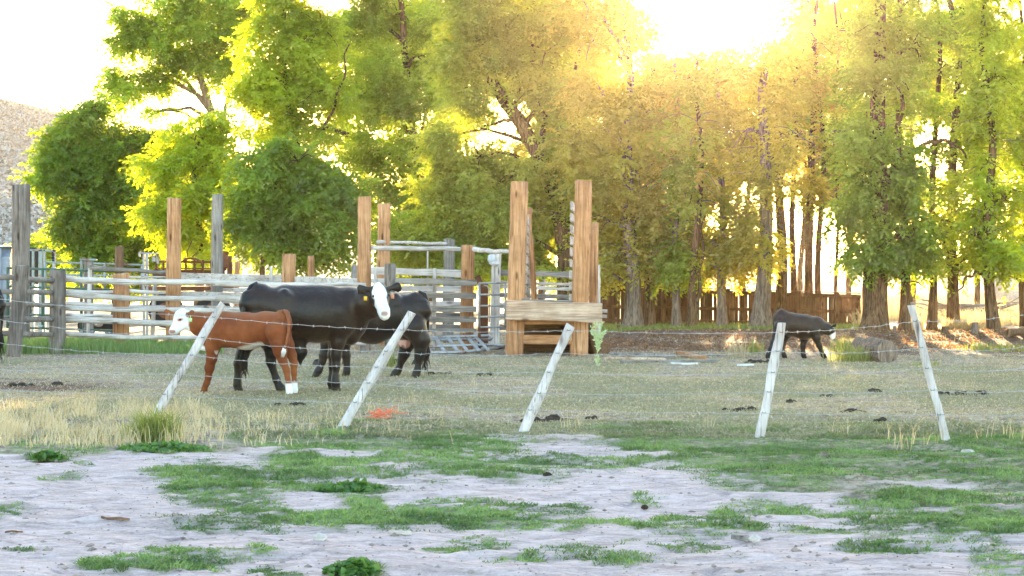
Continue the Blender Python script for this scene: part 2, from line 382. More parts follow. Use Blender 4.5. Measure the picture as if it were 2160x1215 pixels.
straw = mix(nt, 0.5, ramp(nt, [(0.38, (0.13, 0.085, 0.06)), (0.5, (0.40, 0.31, 0.235)), (0.62, (0.72, 0.60, 0.48))], n1), ramp(nt, [(0.40, (0.17, 0.115, 0.09)), (0.60, (0.52, 0.43, 0.34))], n2))
sand = mix(nt, 0.5, ramp(nt, [(0.36, (0.25, 0.17, 0.155)), (0.48, (0.56, 0.42, 0.40)), (0.60, (0.84, 0.665, 0.65))], n4), ramp(nt, [(0.35, (0.40, 0.30, 0.28)), (0.6, (0.74, 0.59, 0.57))], n3))  # dark streaks: damp sand, plus shade of the relief put into the colour
green = ramp(nt, [(0.38, (0.10, 0.12, 0.06)), (0.6, (0.25, 0.27, 0.15))], n1)
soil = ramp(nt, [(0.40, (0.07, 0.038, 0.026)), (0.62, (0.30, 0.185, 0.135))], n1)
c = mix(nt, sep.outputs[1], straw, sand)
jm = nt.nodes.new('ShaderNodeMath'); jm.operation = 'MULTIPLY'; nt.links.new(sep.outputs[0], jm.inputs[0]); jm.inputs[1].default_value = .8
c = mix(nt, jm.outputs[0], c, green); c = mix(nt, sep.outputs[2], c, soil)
nt.links.new(c, b.inputs['Base Color']); 
hb = nt.nodes.new('ShaderNodeMath'); hb.operation = 'ADD'; nt.links.new(n1, hb.inputs[0]); nt.links.new(n4, hb.inputs[1])
bump(nt, b, hb.outputs[0], 0.9, 0.05)
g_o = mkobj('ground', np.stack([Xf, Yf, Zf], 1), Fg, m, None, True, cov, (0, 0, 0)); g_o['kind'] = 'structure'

# ------------------------------------------------------------------ blades
def blades(name, x, y, h, wd, lean, m, seed, z=None, par=None, seg=2, hue=None, flat=0.0):
    rng = np.random.RandomState(seed); n = len(x)
    h = h * rng.uniform(.55, 1.25, n); az = rng.uniform(0, 2 * math.pi, n); ln = lean * rng.uniform(.2, 1.2, n)
    fx, fy = np.cos(az + math.pi / 2), np.sin(az + math.pi / 2)
    # blade widths face mostly across the view so that thin blades stay visible
    th = rng.normal(0, .7, n); wx, wy = np.cos(th) * wd / 2, np.sin(th) * wd / 2
    z0 = ground_z(x, y) if z is None else z
    base = np.stack([x, y, z0 - .004], 1); d = np.stack([np.cos(az), np.sin(az), np.zeros(n)], 1)
    w_ = np.stack([wx, wy, np.zeros(n)], 1)
    mid = base + d * (ln * h * .35)[:, None] + np.array([0, 0, 1]) * (h * .6)[:, None]
    tip = base + d * (ln * h)[:, None] + np.array([0, 0, 1]) * (h * np.clip(1 - ln * .35, .15, 1))[:, None]
    V = np.stack([base - w_, base + w_, mid + w_ * .8, mid - w_ * .8, tip + w_ * .15, tip - w_ * .15], 1).reshape(-1, 3)
    k = np.arange(n)[:, None] * 6
    F = np.concatenate([k + np.array([0, 1, 2, 3]), k + np.array([3, 2, 4, 5])])
    hv = rng.uniform(0, 1, n) if hue is None else np.clip(hue + rng.normal(0, .18, n), 0, 1)
    return mkobj(name, V, F, m, par, False, np.repeat(hv, 6), (0, 0, 0) if par is None else None)
rng = np.random.RandomState(4)
# road-side weeds and grass in front of the fence
n = 640000; yy = rng.uniform(13.2, 27, n); xx = rng.uniform(-1, 1, n) * yy * .225
gm, rm, sm_, ym = masks(xx, yy)
keep = rng.uniform(0, 1, n) < gm ** 1.5 * np.clip(1.0 * (15 / yy) ** .3, 0, 1); xx, yy, gk = xx[keep], yy[keep], gm[keep]
hn = fbm(xx * 1.6, yy * 1.6, None, 40)
o = blades('green_grass', xx, yy, 0.016 + 0.042 * np.clip((hn - .42) * 4, 0, 1) * gk, 0.0070, 1.9, M['grass_green'], 1, hue=np.clip((fbm(xx * 2.2, yy * 2.2, None, 41) - .3) * 2.2, 0, 1)); o['kind'] = 'stuff'
# the yard: short cropped grass and straw litter
n = 300000; t = rng.uniform(0, 1, n); yy = 24 + 22 * t ** 1.2; xx = rng.uniform(-1, 1, n) * yy * .222
gm, rm, sm_, ym = masks(xx, yy); keep = rng.uniform(0, 1, n) < (gm * .9 + .03) * ym; x1, y1 = xx[keep], yy[keep]
o = blades('cropped_yard_grass', x1, y1, 0.032 + 0.03 * fbm(x1, y1, None, 42), 0.010, 1.5, M['grass_yard'], 2, hue=1 - np.clip(gm[keep] * 1.3, 0, 1)); o['kind'] = 'stuff'
n = 120000; t = rng.uniform(0, 1, n); yy = 25 + 33 * t; xx = rng.uniform(-1, 1, n) * yy * .222
gm, rm, sm_, ym = masks(xx, yy); keep = rng.uniform(0, 1, n) < (1 - gm * .6) * (1 - rm) * .75 * (1 - .8 * sm_) * (.5 + .9 * (fbm(xx * .7, yy * .5, None, 43) > .5)); x1, y1 = xx[keep], yy[keep]
o = blades('straw_litter', x1, y1, 0.045, 0.013, 3.2, M['grass_dry'], 3); o['kind'] = 'stuff'
n = 14000; yy = rng.uniform(48, 64, n); xx = (rng.uniform(1270, 2200, n) - 1080) / FPX * yy
k = fbm(xx * 1.2, yy * .8, None, 88) > .47; o = blades('tree_litter', xx[k], yy[k], .05, .03, 2.2, M['litter'], 16); o['kind'] = 'stuff'
# tall dry grass, left, along the wire fence
n = 30000; px = rng.uniform(-40, 1010, n); pv = rng.uniform(0, 1, n)
py = 858 + 92 * pv; dens = np.interp(px, [-40, 260, 420, 520, 700, 1010], [1, 1, .5, .16, .04, .0]) * np.clip(1.25 - np.abs(pv - .45) * 1.9, 0, 1)
keep = (rng.uniform(0, 1, n) < dens * np.clip((fbm(px / 38, py / 16, None, 50) - .36) * 3.2, 0.02, .75))
px, py = px[keep], py[keep]; y1 = FPX * HC / (py - YH); x1 = (px - 1080) / FPX * y1
o = blades('tall_dry_grass', x1, y1, 0.07 + 0.26 * fbm(x1 * 2.5, y1 * 2.5, None, 51) ** 1.5, 0.007, .8, M['grass_dry'], 5, hue=.25 + .9 * fbm(x1 * 2, y1 * 2, None, 52)); o['kind'] = 'stuff'
# scattered single stalks on the right and in the yard
cl = [(1395+100, 905), (1895, 945), (1905, 930), (1960, 940), (2085, 930), (2140, 925), (2150, 935), (1770, 915), (1500, 790), (1210, 905), (1010, 815), (870, 850), (800, 775), (690, 905), (940, 880), (1750, 800), (2050, 820)]
xx = np.concatenate([G(a_, b_).x + rng.normal(0, .10, 9) for a_, b_ in cl]); yy = np.concatenate([G(a_, b_).y + rng.normal(0, .10, 9) for a_, b_ in cl])
o = blades('dry_stalks', xx, yy, .2, .007, .5, M['grass_dry'], 6); o['kind'] = 'stuff'
# green verge under the rail fence, left
n = 9000; px = rng.uniform(-40, 470, n); yy = rng.uniform(46.4, 49.5, n); xx = (px - 1080) / FPX * yy
o = blades('green_verge_grass', xx, yy, .30 - .10 * (px > 330), .014, .5, M['grass_green'], 7, hue=.45 + .4 * fbm(xx, yy, None, 53)); o['kind'] = 'stuff'
# yellow-green grass at the foot of the board fence and the sunlit dry grass beyond the trees
n = 9000; px = rng.uniform(1250, 1830, n); yy = rng.uniform(60, 65.5, n); xx = (px - 1080) / FPX * yy
o = blades('shaded_fence_grass', xx, yy, .17, .02, .6, M['grass_olive'], 8); o['kind'] = 'stuff'
n = 26000; px = rng.uniform(1800, 2210, n); yy = 60 + 60 * rng.uniform(0, 1, n) ** 1.8; xx = (px - 1080) / FPX * yy
keep = fbm(xx * .8, yy * .35, None, 54) > .45; xx, yy = xx[keep], yy[keep]
o = blades('tall_meadow_grass', xx, yy, .22 + .45 * fbm(xx * .6, yy * .3, None, 55), .02, .5, M['grass_dry'], 9, hue=.4); o['kind'] = 'stuff'

# ------------------------------------------------------------------ hill with sagebrush
def hill_z(x, y):
    u = 1080 + FPX * x / y
    fall = 1 / (1 + np.exp((x / y * FPX + 1080 - 620) / 130))
    r1 = 7.2 * np.exp(-((y - 190) / 34) ** 2)
    r2 = np.clip((y - 205) / 130, 0, 1); r2 = r2 * r2 * (3 - 2 * r2) * np.interp(u, [-600, 0, 160, 400, 2000], [29, 25.0, 23.0, 18.5, 10])
    z = (r1 + r2) * fall + (fbm(x * .03, y * .03, None, 60) - .5) * 2.2 * fall * np.clip((y - 150) / 60, 0, 1)
    return np.where(y < 130, -2, z - .3)
hx = np.linspace(-260, 120, 190); hy = np.linspace(128, 520, 150)
X, Y = np.meshgrid(hx, hy); i = (np.arange(149)[:, None] * 190 + np.arange(189)[None]).ravel()
Fh = np.stack([i, i + 1, i + 191, i + 190], 1)
m, nt, b = mat('dry hillside', 0.95, 0.05)
f = noise(nt, (1, 1, 1), .7, 9, .75)
nt.links.new(ramp(nt, [(0.38, (0.28, 0.26, 0.24)), (0.6, (0.50, 0.47, 0.44))], f), b.inputs['Base Color']); bump(nt, b, f, 1.0, .6)
h_o = mkobj('hill', np.stack([X.ravel(), Y.ravel(), hill_z(X.ravel(), Y.ravel())], 1), Fh, m, None, True, None, (0, 0, 0)); h_o['kind'] = 'structure'
rng = np.random.RandomState(9); n = 9000
by = 150 + 220 * rng.uniform(0, 1, n) ** .9; bx = (rng.uniform(-60, 420, n) - 1080) / FPX * by
bz = hill_z(bx, by); keep = bz > .3; bx, by, bz = bx[keep], by[keep], bz[keep]; n = len(bx)
K = 26                                                      # each bush: many small tilted faces filling a low dome
c_ = rng.normal(0, 1, (n, K, 3)); c_ /= np.linalg.norm(c_, axis=2)[:, :, None]; c_[:, :, 2] = np.abs(c_[:, :, 2])
rad = rng.uniform(.32, .75, n)[:, None, None]; ctr = np.stack([bx, by, bz], 1)[:, None, :] + c_ * rad * rng.uniform(.6, 1.05, (n, K, 1)) * np.array([1, 1, .7])
e1 = rng.normal(0, 1, (n, K, 3)); e1 /= np.linalg.norm(e1, axis=2)[:, :, None]; e2 = np.cross(e1, c_); s_ = .18 * rad * 1.6
V = np.stack([ctr + e1 * s_, ctr + e2 * s_, ctr - e1 * s_, ctr - e2 * s_], 2).reshape(-1, 3)
F = np.arange(n * K * 4).reshape(-1, 4)
o = mkobj('sagebrush', V, F, M['sage'], None, False, np.repeat(rng.uniform(0, 1, n * K), 4), (0, 0, 0)); o['kind'] = 'stuff'

# ------------------------------------------------------------------ barbed wire fence with leaning stakes
wf = thing('wire_fence', 'barbed wire fence of five wires strung on five leaning silvery wooden stakes', 'fence', G(1105, 908))
ST = [((322, 888), (470, 640), 17), ((722, 903), (868, 659), 20), ((1105, 909), (1203, 686), 20), ((1603, 924), (1649, 681), 19), ((1998, 934), (1922, 644), 17)]
for k, (b_, t_, wd) in enumerate(ST):
    A = G(*b_); B = Wp(t_[0], t_[1], A.y); A = A + (A - B).normalized() * .12; L = (B - A).length
    P = [A.lerp(B, q / 12) + Vector((math.sin(q * 1.1 + k) * .004, 0, 0)) for q in range(13)]
    r = wd / 2 / FPX * A.y * 1.04
    MB().tube(P, [r * (1.0 + .10 * math.sin(q * .9 + k * 2)) * (1.05 - .012 * q) for q in range(13)], 12, .26, k + 3, flat=.8, slant=.15 if k % 2 else -.2).build('post', M['silver'], wf)
WY = [[(0, 631), (451, 669), (847, 696), (1200, 697), (1648, 701), (1930, 678), (2165, 664)],
      [(0, 675), (428, 712), (814, 741), (1176, 745), (1640, 741), (1943, 733.5), (2165, 731)],
      [(0, 724), (404, 749), (794, 774.5), (1157, 785), (1630, 786), (1955, 777), (2165, 776)],
      [(0, 779), (373, 789), (777, 808), (1137, 829.6), (1622, 827), (1967, 823), (2165, 824)],
      [(0, 822), (346, 832), (749, 849), (1118, 865), (1612, 871), (1981, 875), (2165, 875)]]
YST = [G(0, 884).y] + [G(*s_[0]).y for s_ in ST] + [G(2165, 936).y]
rng = random.Random(2)
for k, row in enumerate(WY):
    mb = MB(); pts = []
    for q, (p, Yd) in enumerate(zip(row, YST)):
        pts.append(Wp(p[0], p[1], Yd - .055))
    path = []
    for q in range(len(pts) - 1):
        for t in range(24):
            s_ = t / 24; v = pts[q].lerp(pts[q + 1], s_); v.z -= [.02, .035, .03, .02, .012][k] * 4 * s_ * (1 - s_) * rng.uniform(.9, 1.1); v.z += .004 * math.sin(t * 2.1 + q * 3 + k) + rng.uniform(-.0015, .0015); path.append(v)
    path.append(pts[-1])
    mb.tube(path, .0026, 5)
    for q in range(1, len(path) - 1):
        if q % 2 == 0: continue
        v = path[q]; d = (path[q + 1] - path[q - 1]).normalized()
        for s_ in (-1, 1):
            a_ = rng.uniform(0, 6.28); e = Vector((.3 * s_, math.cos(a_), math.sin(a_))).normalized() * .018
            mb.tube([v - e, v + e], [.0014, .0014], 4)
        mb.tube([v - d * .012, v + d * .012], .0048, 5)
    mb.build('wire', M['wire'], wf)
for (row, Yd, kk) in [(r_, YST[q + 1], q) for r_ in WY for q in range(5)]:
    p = Wp(row[kk + 1][0], row[kk + 1][1], Yd - .056); mb = MB()
    mb.tube([p + Vector((-.016, 0, .012)), p + Vector((-.016, -.008, .0)), p + Vector((.016, -.008, 0)), p + Vector((.016, 0, .012))], .0028, 5).build('staple', M['darkmetal'], wf)

# crumbs of dirt, chips and straw scattered over the bare sand
rng = np.random.RandomState(14); n = 2600; yy = 13.2 + 13 * rng.uniform(0, 1, n) ** 1.3; xx = rng.uniform(-1, 1, n) * yy * .225
gm, rm, sm_, ym = masks(xx, yy); keep = rm > .5; xx, yy = xx[keep], yy[keep]; n = len(xx); zz_ = ground_z(xx, yy)
oct_ = np.array([[1, 0, 0], [-1, 0, 0], [0, 1, 0], [0, -1, 0], [0, 0, 1], [0, 0, -1]], float)
sz = (.004 + .016 * rng.uniform(0, 1, n) ** 5)[:, None, None] * rng.uniform(.6, 1.5, (n, 6, 1)) * np.array([1.5, 1.2, .8])
V = np.stack([xx, yy, zz_ + .002], 1)[:, None] + oct_[None] * sz
F = np.concatenate([np.arange(n)[:, None] * 6 + np.array(f) for f in ((0, 2, 4), (2, 1, 4), (1, 3, 4), (3, 0, 4), (2, 0, 5), (1, 2, 5), (3, 1, 5), (0, 3, 5))])
o = mkobj('gravel', V.reshape(-1, 3), F, plain('dirt crumbs', (.30, .24, .21), .9, .6, 3), None, False, None, (0, 0, 0)); o['kind'] = 'stuff'
n = 2600; yy = 13.2 + 13 * rng.uniform(0, 1, n); xx = rng.uniform(-1, 1, n) * yy * .225; gm, rm, sm_, ym = masks(xx, yy); k = (rm > .5) & (rng.uniform(0, 1, n) < (fbm(xx, yy, None, 77) - .3) * 2); 
o = blades('scattered_straw', xx[k], yy[k], .022, .0035, 3.0, M['grass_dry'], 15); o['kind'] = 'stuff'
# ------------------------------------------------------------------ corral
def s_of(Y): return FPX / Y
def post(par, b_, t_, wpx, Y, mtl, seed, sides=18, slant=.12, flat=1.0, name='post', grow=.06, label=None, zb=None):
    """round post from its foot (px, or None for the ground) to its top at distance Y"""
    A = Wp(b_[0], b_[1], Y); B = Wp(t_[0], t_[1], Y)
    if zb is not None: A.z = zb
    A.z = min(A.z, 0) - .05
    n = 18; r = wpx / 2 / FPX * Y
    P = [A.lerp(B, q / n) for q in range(n + 1)]; P[-1] = P[-1]
    P.append(B + (B - A).normalized() * .012)
    rr = [r * (1 + grow * (1 - q / n)) for q in range(n + 1)]; rr.append(r * .9)
    o = MB().tube(P, rr, sides, .15, seed, flat=flat, slant=slant, freq=1.6).build(name, mtl, par, False)
    for p in o.data.polygons: p.use_smooth = len(p.vertices) == 4
    if label: o['label'] = label
    return o
def rail(par, pts, wpx, mtl, seed, name='rail', dy=0.0):
    """round log rail through (px, py, Y) points"""
    Q = [Wp(*p) + Vector((0, dy, 0)) for p in pts]; P = []
    for k in range(len(Q) - 1):
        n = max(3, int((Q[k + 1] - Q[k]).length / .16))
        P += [Q[k].lerp(Q[k + 1], t / n) for t in range(n)]
    P.append(Q[-1]); rg = random.Random(seed); r = wpx / 2 / FPX * pts[0][2]
    ph = rg.uniform(0, 6)
    P = [p + Vector((0, .01 * math.sin(q * .4 + ph), .014 * math.sin(q * .33 + ph) + .006 * math.sin(q * 1.1 + ph))) for q, p in enumerate(P)]
    rr = [r * (1.08 - .16 * q / len(P) + .07 * rg.uniform(-1, 1)) for q in range(len(P))]
    return MB().tube(P, rr, 11, .13, seed, freq=1.8).build(name, mtl, par, True)
def plank(par, p0, p1, Y0, Y1, hpx, th, mtl, seed, name='rail'):
    a = Wp(p0[0], p0[1], Y0); b_ = Wp(p1[0], p1[1], Y1); n = max(3, int((b_ - a).length / .3))
    return MB().bar(a, b_, th, hpx / FPX * Y0, jit=.006, seed=seed, segs=n).build(name, mtl, par)
gx, px_, ox, bx_ = M['grey_x'], M['pale_x'], M['orange_x'], M['brown_x']
gz, pz, oz, bz_ = M['grey_z'], M['pale_z'], M['orange_z'], M['brown_z']

# --- front rail fence, left
f1 = thing('rail_fence', 'front corral fence of peeled rails on dark cracked grey posts at the left', 'fence', Wp(120, 745, 47))
post(f1, (27, 756), (48 - 1, 561), 30, 44.8, M['dark_z'], 11, slant=.1)
post(f1, (121, 745), (122, 571), 33, 46.6, M['dark_z'], 12, slant=-.1)
for k, (a0, a1, b0, b1, wd) in enumerate([(584, 586, 587, 590, 12), (617, 617, 617, 618, 11), (645, 643, 643, 645, 11), (671, 672, 672, 672, 12), (700, 703, 704, 704, 11)]):
    rail(f1, [(-30, a0, 45.2), (30, a1, 45.2)], wd, gx, 20 + k)
    rail(f1, [(44, b0, 45.3), (112, b1, 46.5)], wd, gx, 30 + k)
for k, (y0, y1, y2, wd) in enumerate([(589, 597, 602, 13), (622, 632, 636, 12), (648, 656, 660, 11.5), (675, 683, 690, 13), (705, 714, 720, 10.5)]):
    rail(f1, [(136, y0, 46.9), (300, (y0 + y1) / 2 + 1.5, 46.9), (470, y1, 46.95)], wd, px_, 40 + k)
    rail(f1, [(455, y1 - 1, 46.72), (640, y2, 46.75), (772, y2 + 2, 46.75)], wd, px_, 50 + k)
post(f1, (255, 745), (256, 578), 34, 47.5, oz, 61, slant=.1)
post(f1, (767, 740), (769, 610), 24, 47.3, gz, 62)
# --- second fence behind it
f2 = thing('rail_fence', 'middle corral fence of thick bleached planks and tall orange posts behind the black cow', 'fence', Wp(365, 735, 49.5))
post(f2, (364, 735), (367.5, 419), 29.5, 49.5, oz, 63, slant=-.03, label='tall orange post left of the tall grey post')
post(f2, (608, 730), (609, 537), 30, 50.5, oz, 64, slant=.03, label='short orange post showing above the back of the black cow')
post(f2, (766, 737), (769, 416), 28.5, 48.5, oz, 65, slant=.05, label='tall orange post beside the white-faced cow')
plank(f2, (381, 583), (594, 588), 49.7, 50.5, 16, .07, px_, 70)
plank(f2, (624, 591), (756, 595), 50.4, 48.9, 15, .07, px_, 71)
plank(f2, (450, 599), (594, 604), 49.9, 50.6, 8, .06, px_, 72)
plank(f2, (381, 621), (560, 625), 49.8, 50.5, 13, .07, px_, 73)
plank(f2, (381, 651), (545, 654), 49.8, 50.5, 14, .07, px_, 74)
plank(f2, (381, 680), (545, 682), 49.8, 50.5, 14, .07, px_, 75)
rail(f2, [(262, 614, 49.9), (358, 618, 49.9)], 8, px_, 76); rail(f2, [(262, 648, 49.9), (358, 652, 49.9)], 14, px_, 77); rail(f2, [(262, 683, 49.9), (358, 680, 49.9)], 10, px_, 78)
rail(f2, [(140, 617, 49.8), (240, 617, 49.8)], 8, px_, 79); rail(f2, [(190, 566, 50.2), (358, 574, 49.9)], 9, gx, 80); rail(f2, [(262, 583, 50.0), (358, 584, 49.9)], 5, px_, 81)
rail(f2, [(140, 641, 49.9), (240, 646, 49.9)], 8, px_, 82); rail(f2, [(140, 664, 49.9), (240, 667, 49.9)], 9, px_, 83)
post(f2, (185, 705), (190, 567), 8, 50.3, pz, 84, 8, name='stake'); post(f2, (320, 700), (327, 585), 9, 50.3, pz, 85, 8, name='stake')
post(f2, (571, 640), (572, 563), 7, 50.1, pz, 86, 8, name='stake')
# --- rear fence with a tall grey post
f3 = thing('rail_fence', 'rear corral fence with one tall smooth grey post left of the dark green tree', 'fence', Wp(458, 720, 53))
post(f3, (457, 722), (459, 411), 24, 53, gz, 87, label='tall smooth grey post')
post(f3, (656, 715), (656, 541), 14, 55, oz, 88, 10); post(f3, (740, 715), (748, 560), 12, 55, gz, 89, 10)
post(f3, (487+10, 715), (500, 552), 12, 56, oz, 90, 10)
plank(f3, (470, 611), (760, 616), 53.2, 54, 8, .05, px_, 91); plank(f3, (470, 636), (760, 640), 53.2, 54, 8, .05, px_, 92)
# --- grey wooden posts at far left and pipe panels
f4 = thing('rail_fence', 'very tall split grey gatepost at the far left edge in front of the hill', 'post', Wp(45, 735, 49))
post(f4, (42, 735), (45, 390), 38, 49, M['dark_z'], 93, slant=.06, flat=.8)
MB().tube([Wp(24, 465, 48.7), Wp(95, 520, 52), Wp(163, 565, 55)], .006, 5).build('guy_wire', M['wire'], f4)
f4b = thing('wooden_post', 'stubby grey wooden post framed by a light green steel channel', 'post', Wp(186, 712, 54))
post(f4b, (187, 712), (187, 548), 20, 54, gz, 94, slant=0)
MB().bar(Wp(172, 712, 53.9), Wp(172, 545, 53.9), .06, .06, up=(0, 1, 0)).bar(Wp(170, 547, 53.85), Wp(204, 548, 53.85), .05, .05).build('steel_channel', M['greypipe'], f4b)
f5 = thing('wooden_post', 'thin brown split post standing behind the short orange post', 'post', Wp(251, 712, 54.5))
post(f5, (251, 712), (251, 521), 18, 54.5, M['brown_z'], 95, slant=.1)
def pipe_panel(nm, label, x0, x1, ys_, Y, mtl, uprights, r=.022, cat='metal panel', dip=0):
    t = thing(nm, label, cat, Wp(x0, 720, Y))
    for y0 in ys_:
        MB().tube([Wp(x0, y0, Y), Wp((x0 + x1) / 2, y0 + dip / 2, Y), Wp(x1, y0 + dip, Y)], r, 8).build('pipe', mtl, t, True)
    for u in uprights:
        A = Wp(u, max(ys_) + dip * (u - x0) / (x1 - x0), Y + .001); B = Wp(u, min(ys_) + dip * (u - x0) / (x1 - x0), Y + .001)
        MB().tube([A, B], r * 1.25, 8).build('upright', mtl, t, True)
    return t
pipe_panel('corral_fence', 'dark green pipe corral panel behind the leftmost rails', 14, 262, (565, 604, 640, 662, 690), 51.5, M['greenpipe'], (16, 90, 171, 260), .024, dip=8)
pipe_panel('corral_fence', 'long grey green pipe panel between the stubby grey post and the steel frame', 96, 300, (553, 578, 607), 56, M['greypipe'], (96, 221, 300), .022, dip=6)
# squeeze chute
t = thing('squeeze_chute', 'dark steel cattle squeeze chute with pale uprights beside the grey trailer', 'cattle chute', Wp(90, 700, 57))
for u, wd in ((86, 9), (94, 5), (114, 7), (70, 5)):
    MB().bar(Wp(u, 700, 57), Wp(u, 527, 57), wd / FPX * 57, .08, up=(0, 1, 0)).build('upright', M['greypipe'] if u != 114 else M['galv'], t)
MB().bar(Wp(60, 527, 57), Wp(118, 529, 57), .08, .05).bar(Wp(60, 606, 57), Wp(118, 606, 57), .05, .05).build('top_beam', M['greypipe'], t)
MB().bar(Wp(58, 530, 57.4), Wp(84, 533, 57.4), .1, .06).bar(Wp(58, 545, 57.4), Wp(84, 545, 57.4), .1, .04).bar(Wp(75, 600, 57.3), Wp(75, 528, 57.3), .14, .1, up=(0, 1, 0)).box((Wp(52, 660, 57.5).x, 57.5, .4), (Wp(74, 520, 57.5).x, 58.3, Wp(74, 522, 57.5).z)).build('headgate', M['darkmetal'], t)
for q in range(4): MB().ball(Wp(112, 532 + q * 6, 56.95), .035, q).build('latch', M['darkmetal'], t)
# trailer
t = thing('stock_trailer', 'blue grey box trailer cut by the left edge of the picture', 'trailer', Wp(-60, 700, 60))
a_ = Wp(-190, 664, 60); c2 = Wp(21, 521, 60)
MB().box((a_.x, 60, .42), (c2.x, 62.2, c2.z)).build('body', M['trailer'], t)
MB().box((a_.x - .03, 59.96, c2.z + .001), (c2.x + .03, 62.24, c2.z + .045)).build('roof', M['whitepaint'], t)
for q in range(5):
    xq = a_.x + (c2.x - a_.x) * (q + .5) / 5
    MB().box((xq, 59.965, .46), (xq + .04, 59.999, c2.z - .03)).build('side_rib', M['trailer'], t)
for q in (.35, .62):
    xw = a_.x + (c2.x - a_.x) * q; wl = MB().tube([(xw, 59.7, .34), (xw, 59.95, .34)], .34, 20).build('wheel', M['rubber'], t)
    MB().tube([(xw, 59.68, .34), (xw, 59.72, .34)], .17, 16).build('rim', M['galv'], wl)
# steel frame
t = thing('steel_frame', 'pale galvanised steel gate frame left of the tall orange post', 'gate frame', Wp(310, 710, 55))
for u in (303.5, 310.5): MB().bar(Wp(u, 712, 55), Wp(u, 533, 55), .055, .06, up=(0, 1, 0)).build('upright', M['galv'], t)
MB().bar(Wp(292, 533, 54.95), Wp(336, 536, 54.95), .05, .04).bar(Wp(294, 542, 54.9), Wp(294, 531, 54.9), .04, .04, up=(0, 1, 0)).build('top_bar', M['galv'], t)
MB().tube([Wp(333, 536, 54.9), Wp(333, 556, 54.9)], .03, 8).tube([Wp(325, 540, 54.9), Wp(325, 552, 54.9)], .05, 8).build('roller', M['galv'], t)
# rusty hay machine
t = thing('farm_wagon', 'rusty old farm wagon with slatted sides behind the corral', 'wagon', Wp(400, 700, 58))
for y0, hh in ((552, 5), (566, 3), (596, 5)): MB().bar(Wp(326, y0, 58), Wp(474, y0 + 1, 58), .06, hh / FPX * 58).build('side_rail', M['rust'], t)
for u in (330, 345, 378, 392, 410, 428, 446, 466): MB().bar(Wp(u, 600, 58.05), Wp(u, 548, 58.05), .05, .05, up=(0, 1, 0)).build('side_post', M['rust'], t)
MB().bar(Wp(322, 578, 58.1), Wp(474, 580, 58.1), .03, 20 / FPX * 58).build('side_panel', M['rust'], t)
MB().bar(Wp(470, 570, 58.1), Wp(475, 530, 58.1), .4, .12, up=(1, 0, 0)).bar(Wp(472, 553, 58.1), Wp(485, 553, 58.1), .8, .3).bar(Wp(485, 590, 58.1), Wp(485, 553, 58.1), .3, .1, up=(1, 0, 0)).build('hopper', M['rust'], t)
MB().bar(Wp(318, 608, 58), Wp(480, 608, 59), 1.4, .1).build('bed', M['rust'], t)
mb = MB(); mb.tube([Wp(385, 552, 57.9), Wp(392, 546, 57.9), Wp(402, 545, 57.9), Wp(415, 547, 57.9), Wp(424, 552, 57.9), Wp(428, 563, 57.9)], .028, 7)
mb.tube([Wp(396, 545, 57.9), Wp(395, 530, 57.9), Wp(402, 515, 57.9), Wp(406, 505, 57.9)], .012, 5).tube([Wp(402, 545, 57.9), Wp(412, 536, 57.9), Wp(416, 535, 57.9)], .012, 5).build('hose_loop', M['rust'], t, True)
for u in (350, 450):
    wl = MB().tube([Wp(u, 655, 57.6), Wp(u, 655, 57.8)], .42, 22).build('wheel', M['rubber'], t); MB().tube([Wp(u, 655, 57.55), Wp(u, 655, 57.62)], .2, 14).build('rim', M['rust'], wl)
t = thing('quad_bike', 'dark quad bike half hidden behind the lowest rails left of the calf', 'quad bike', Wp(212, 705, 55))
MB().ball(Wp(212, 684, 55), (.42, .25, .16), 3, .2).ball(Wp(222, 678, 55), (.2, .2, .13), 5, .2).build('body', M['darkmetal'], t, True)
for u in (184, 236): MB().tube([Wp(u, 688, 54.8), Wp(u, 688, 55.05)], .22, 18).build('wheel', M['rubber'], t)
MB().ball(Wp(208, 684, 54.72), (.10, .05, .06), 2).build('headlight', M['galv'], t, True)

# --- grey plank panel right of the cows
f6 = thing('plank_fence', 'low fence panel of weathered grey planks with rounded ends right of the cows', 'fence', Wp(925, 738, 48.4))
for k, (y0, y1, hh) in enumerate([(592, 597, 14), (622, 624, 12.5), (651, 652, 12.5), (674, 674, 12), (697, 697, 7)]):
    plank(f6, (834, y0), (1006 - k * .5, y1), 48.3, 48.3, hh, .06, gx, 100 + k)
post(f6, (823, 738), (823.5, 557), 23, 48.7, gz, 101, slant=0, label='short pale grey post just right of the white-faced head')
post(f6, (984, 738), (987.5, 518), 28.5, 48.9, oz, 102, slant=.02, label='orange post between the grey planks and the steel gate')
for u in (917, 1008 - 100): 
    if u == 917: post(f6, (915, 738), (917, 567), 8, 48.6, pz, 103, 8, name='stake')
# --- tall alley fence above
f7 = thing('log_fence', 'high alley fence whose pale top log runs to the loading chute', 'fence', Wp(810, 725, 51.5))
post(f7, (808, 725), (810.5, 430), 28, 51.5, oz, 104, slant=.05, label='tall orange post behind and right of the one beside the white-faced cow')
post(f7, (945, 722), (948, 505), 23, 53, gz, 105, slant=0, label='squared greyish post under the tree')
rail(f7, [(783, 521, 48.5), (972, 527, 48.6)], 10, px_, 106); rail(f7, [(1000, 528, 48.6), (1076, 530, 46.2)], 9.5, px_, 107)
rail(f7, [(796, 512, 51.2), (942, 513, 52.9)], 7, px_, 108)
plank(f7, (783, 571), (973, 577), 50.5, 50.5, 15, .07, px_, 109); plank(f7, (783, 592), (850, 594), 50.4, 50.4, 10, .06, px_, 110)
for k, y0 in enumerate((608, 640, 664, 688, 712)): plank(f7, (783, y0), (973, y0 + 2), 50.5, 50.5, 12, .06, px_ if k < 2 else gx, 111 + k)
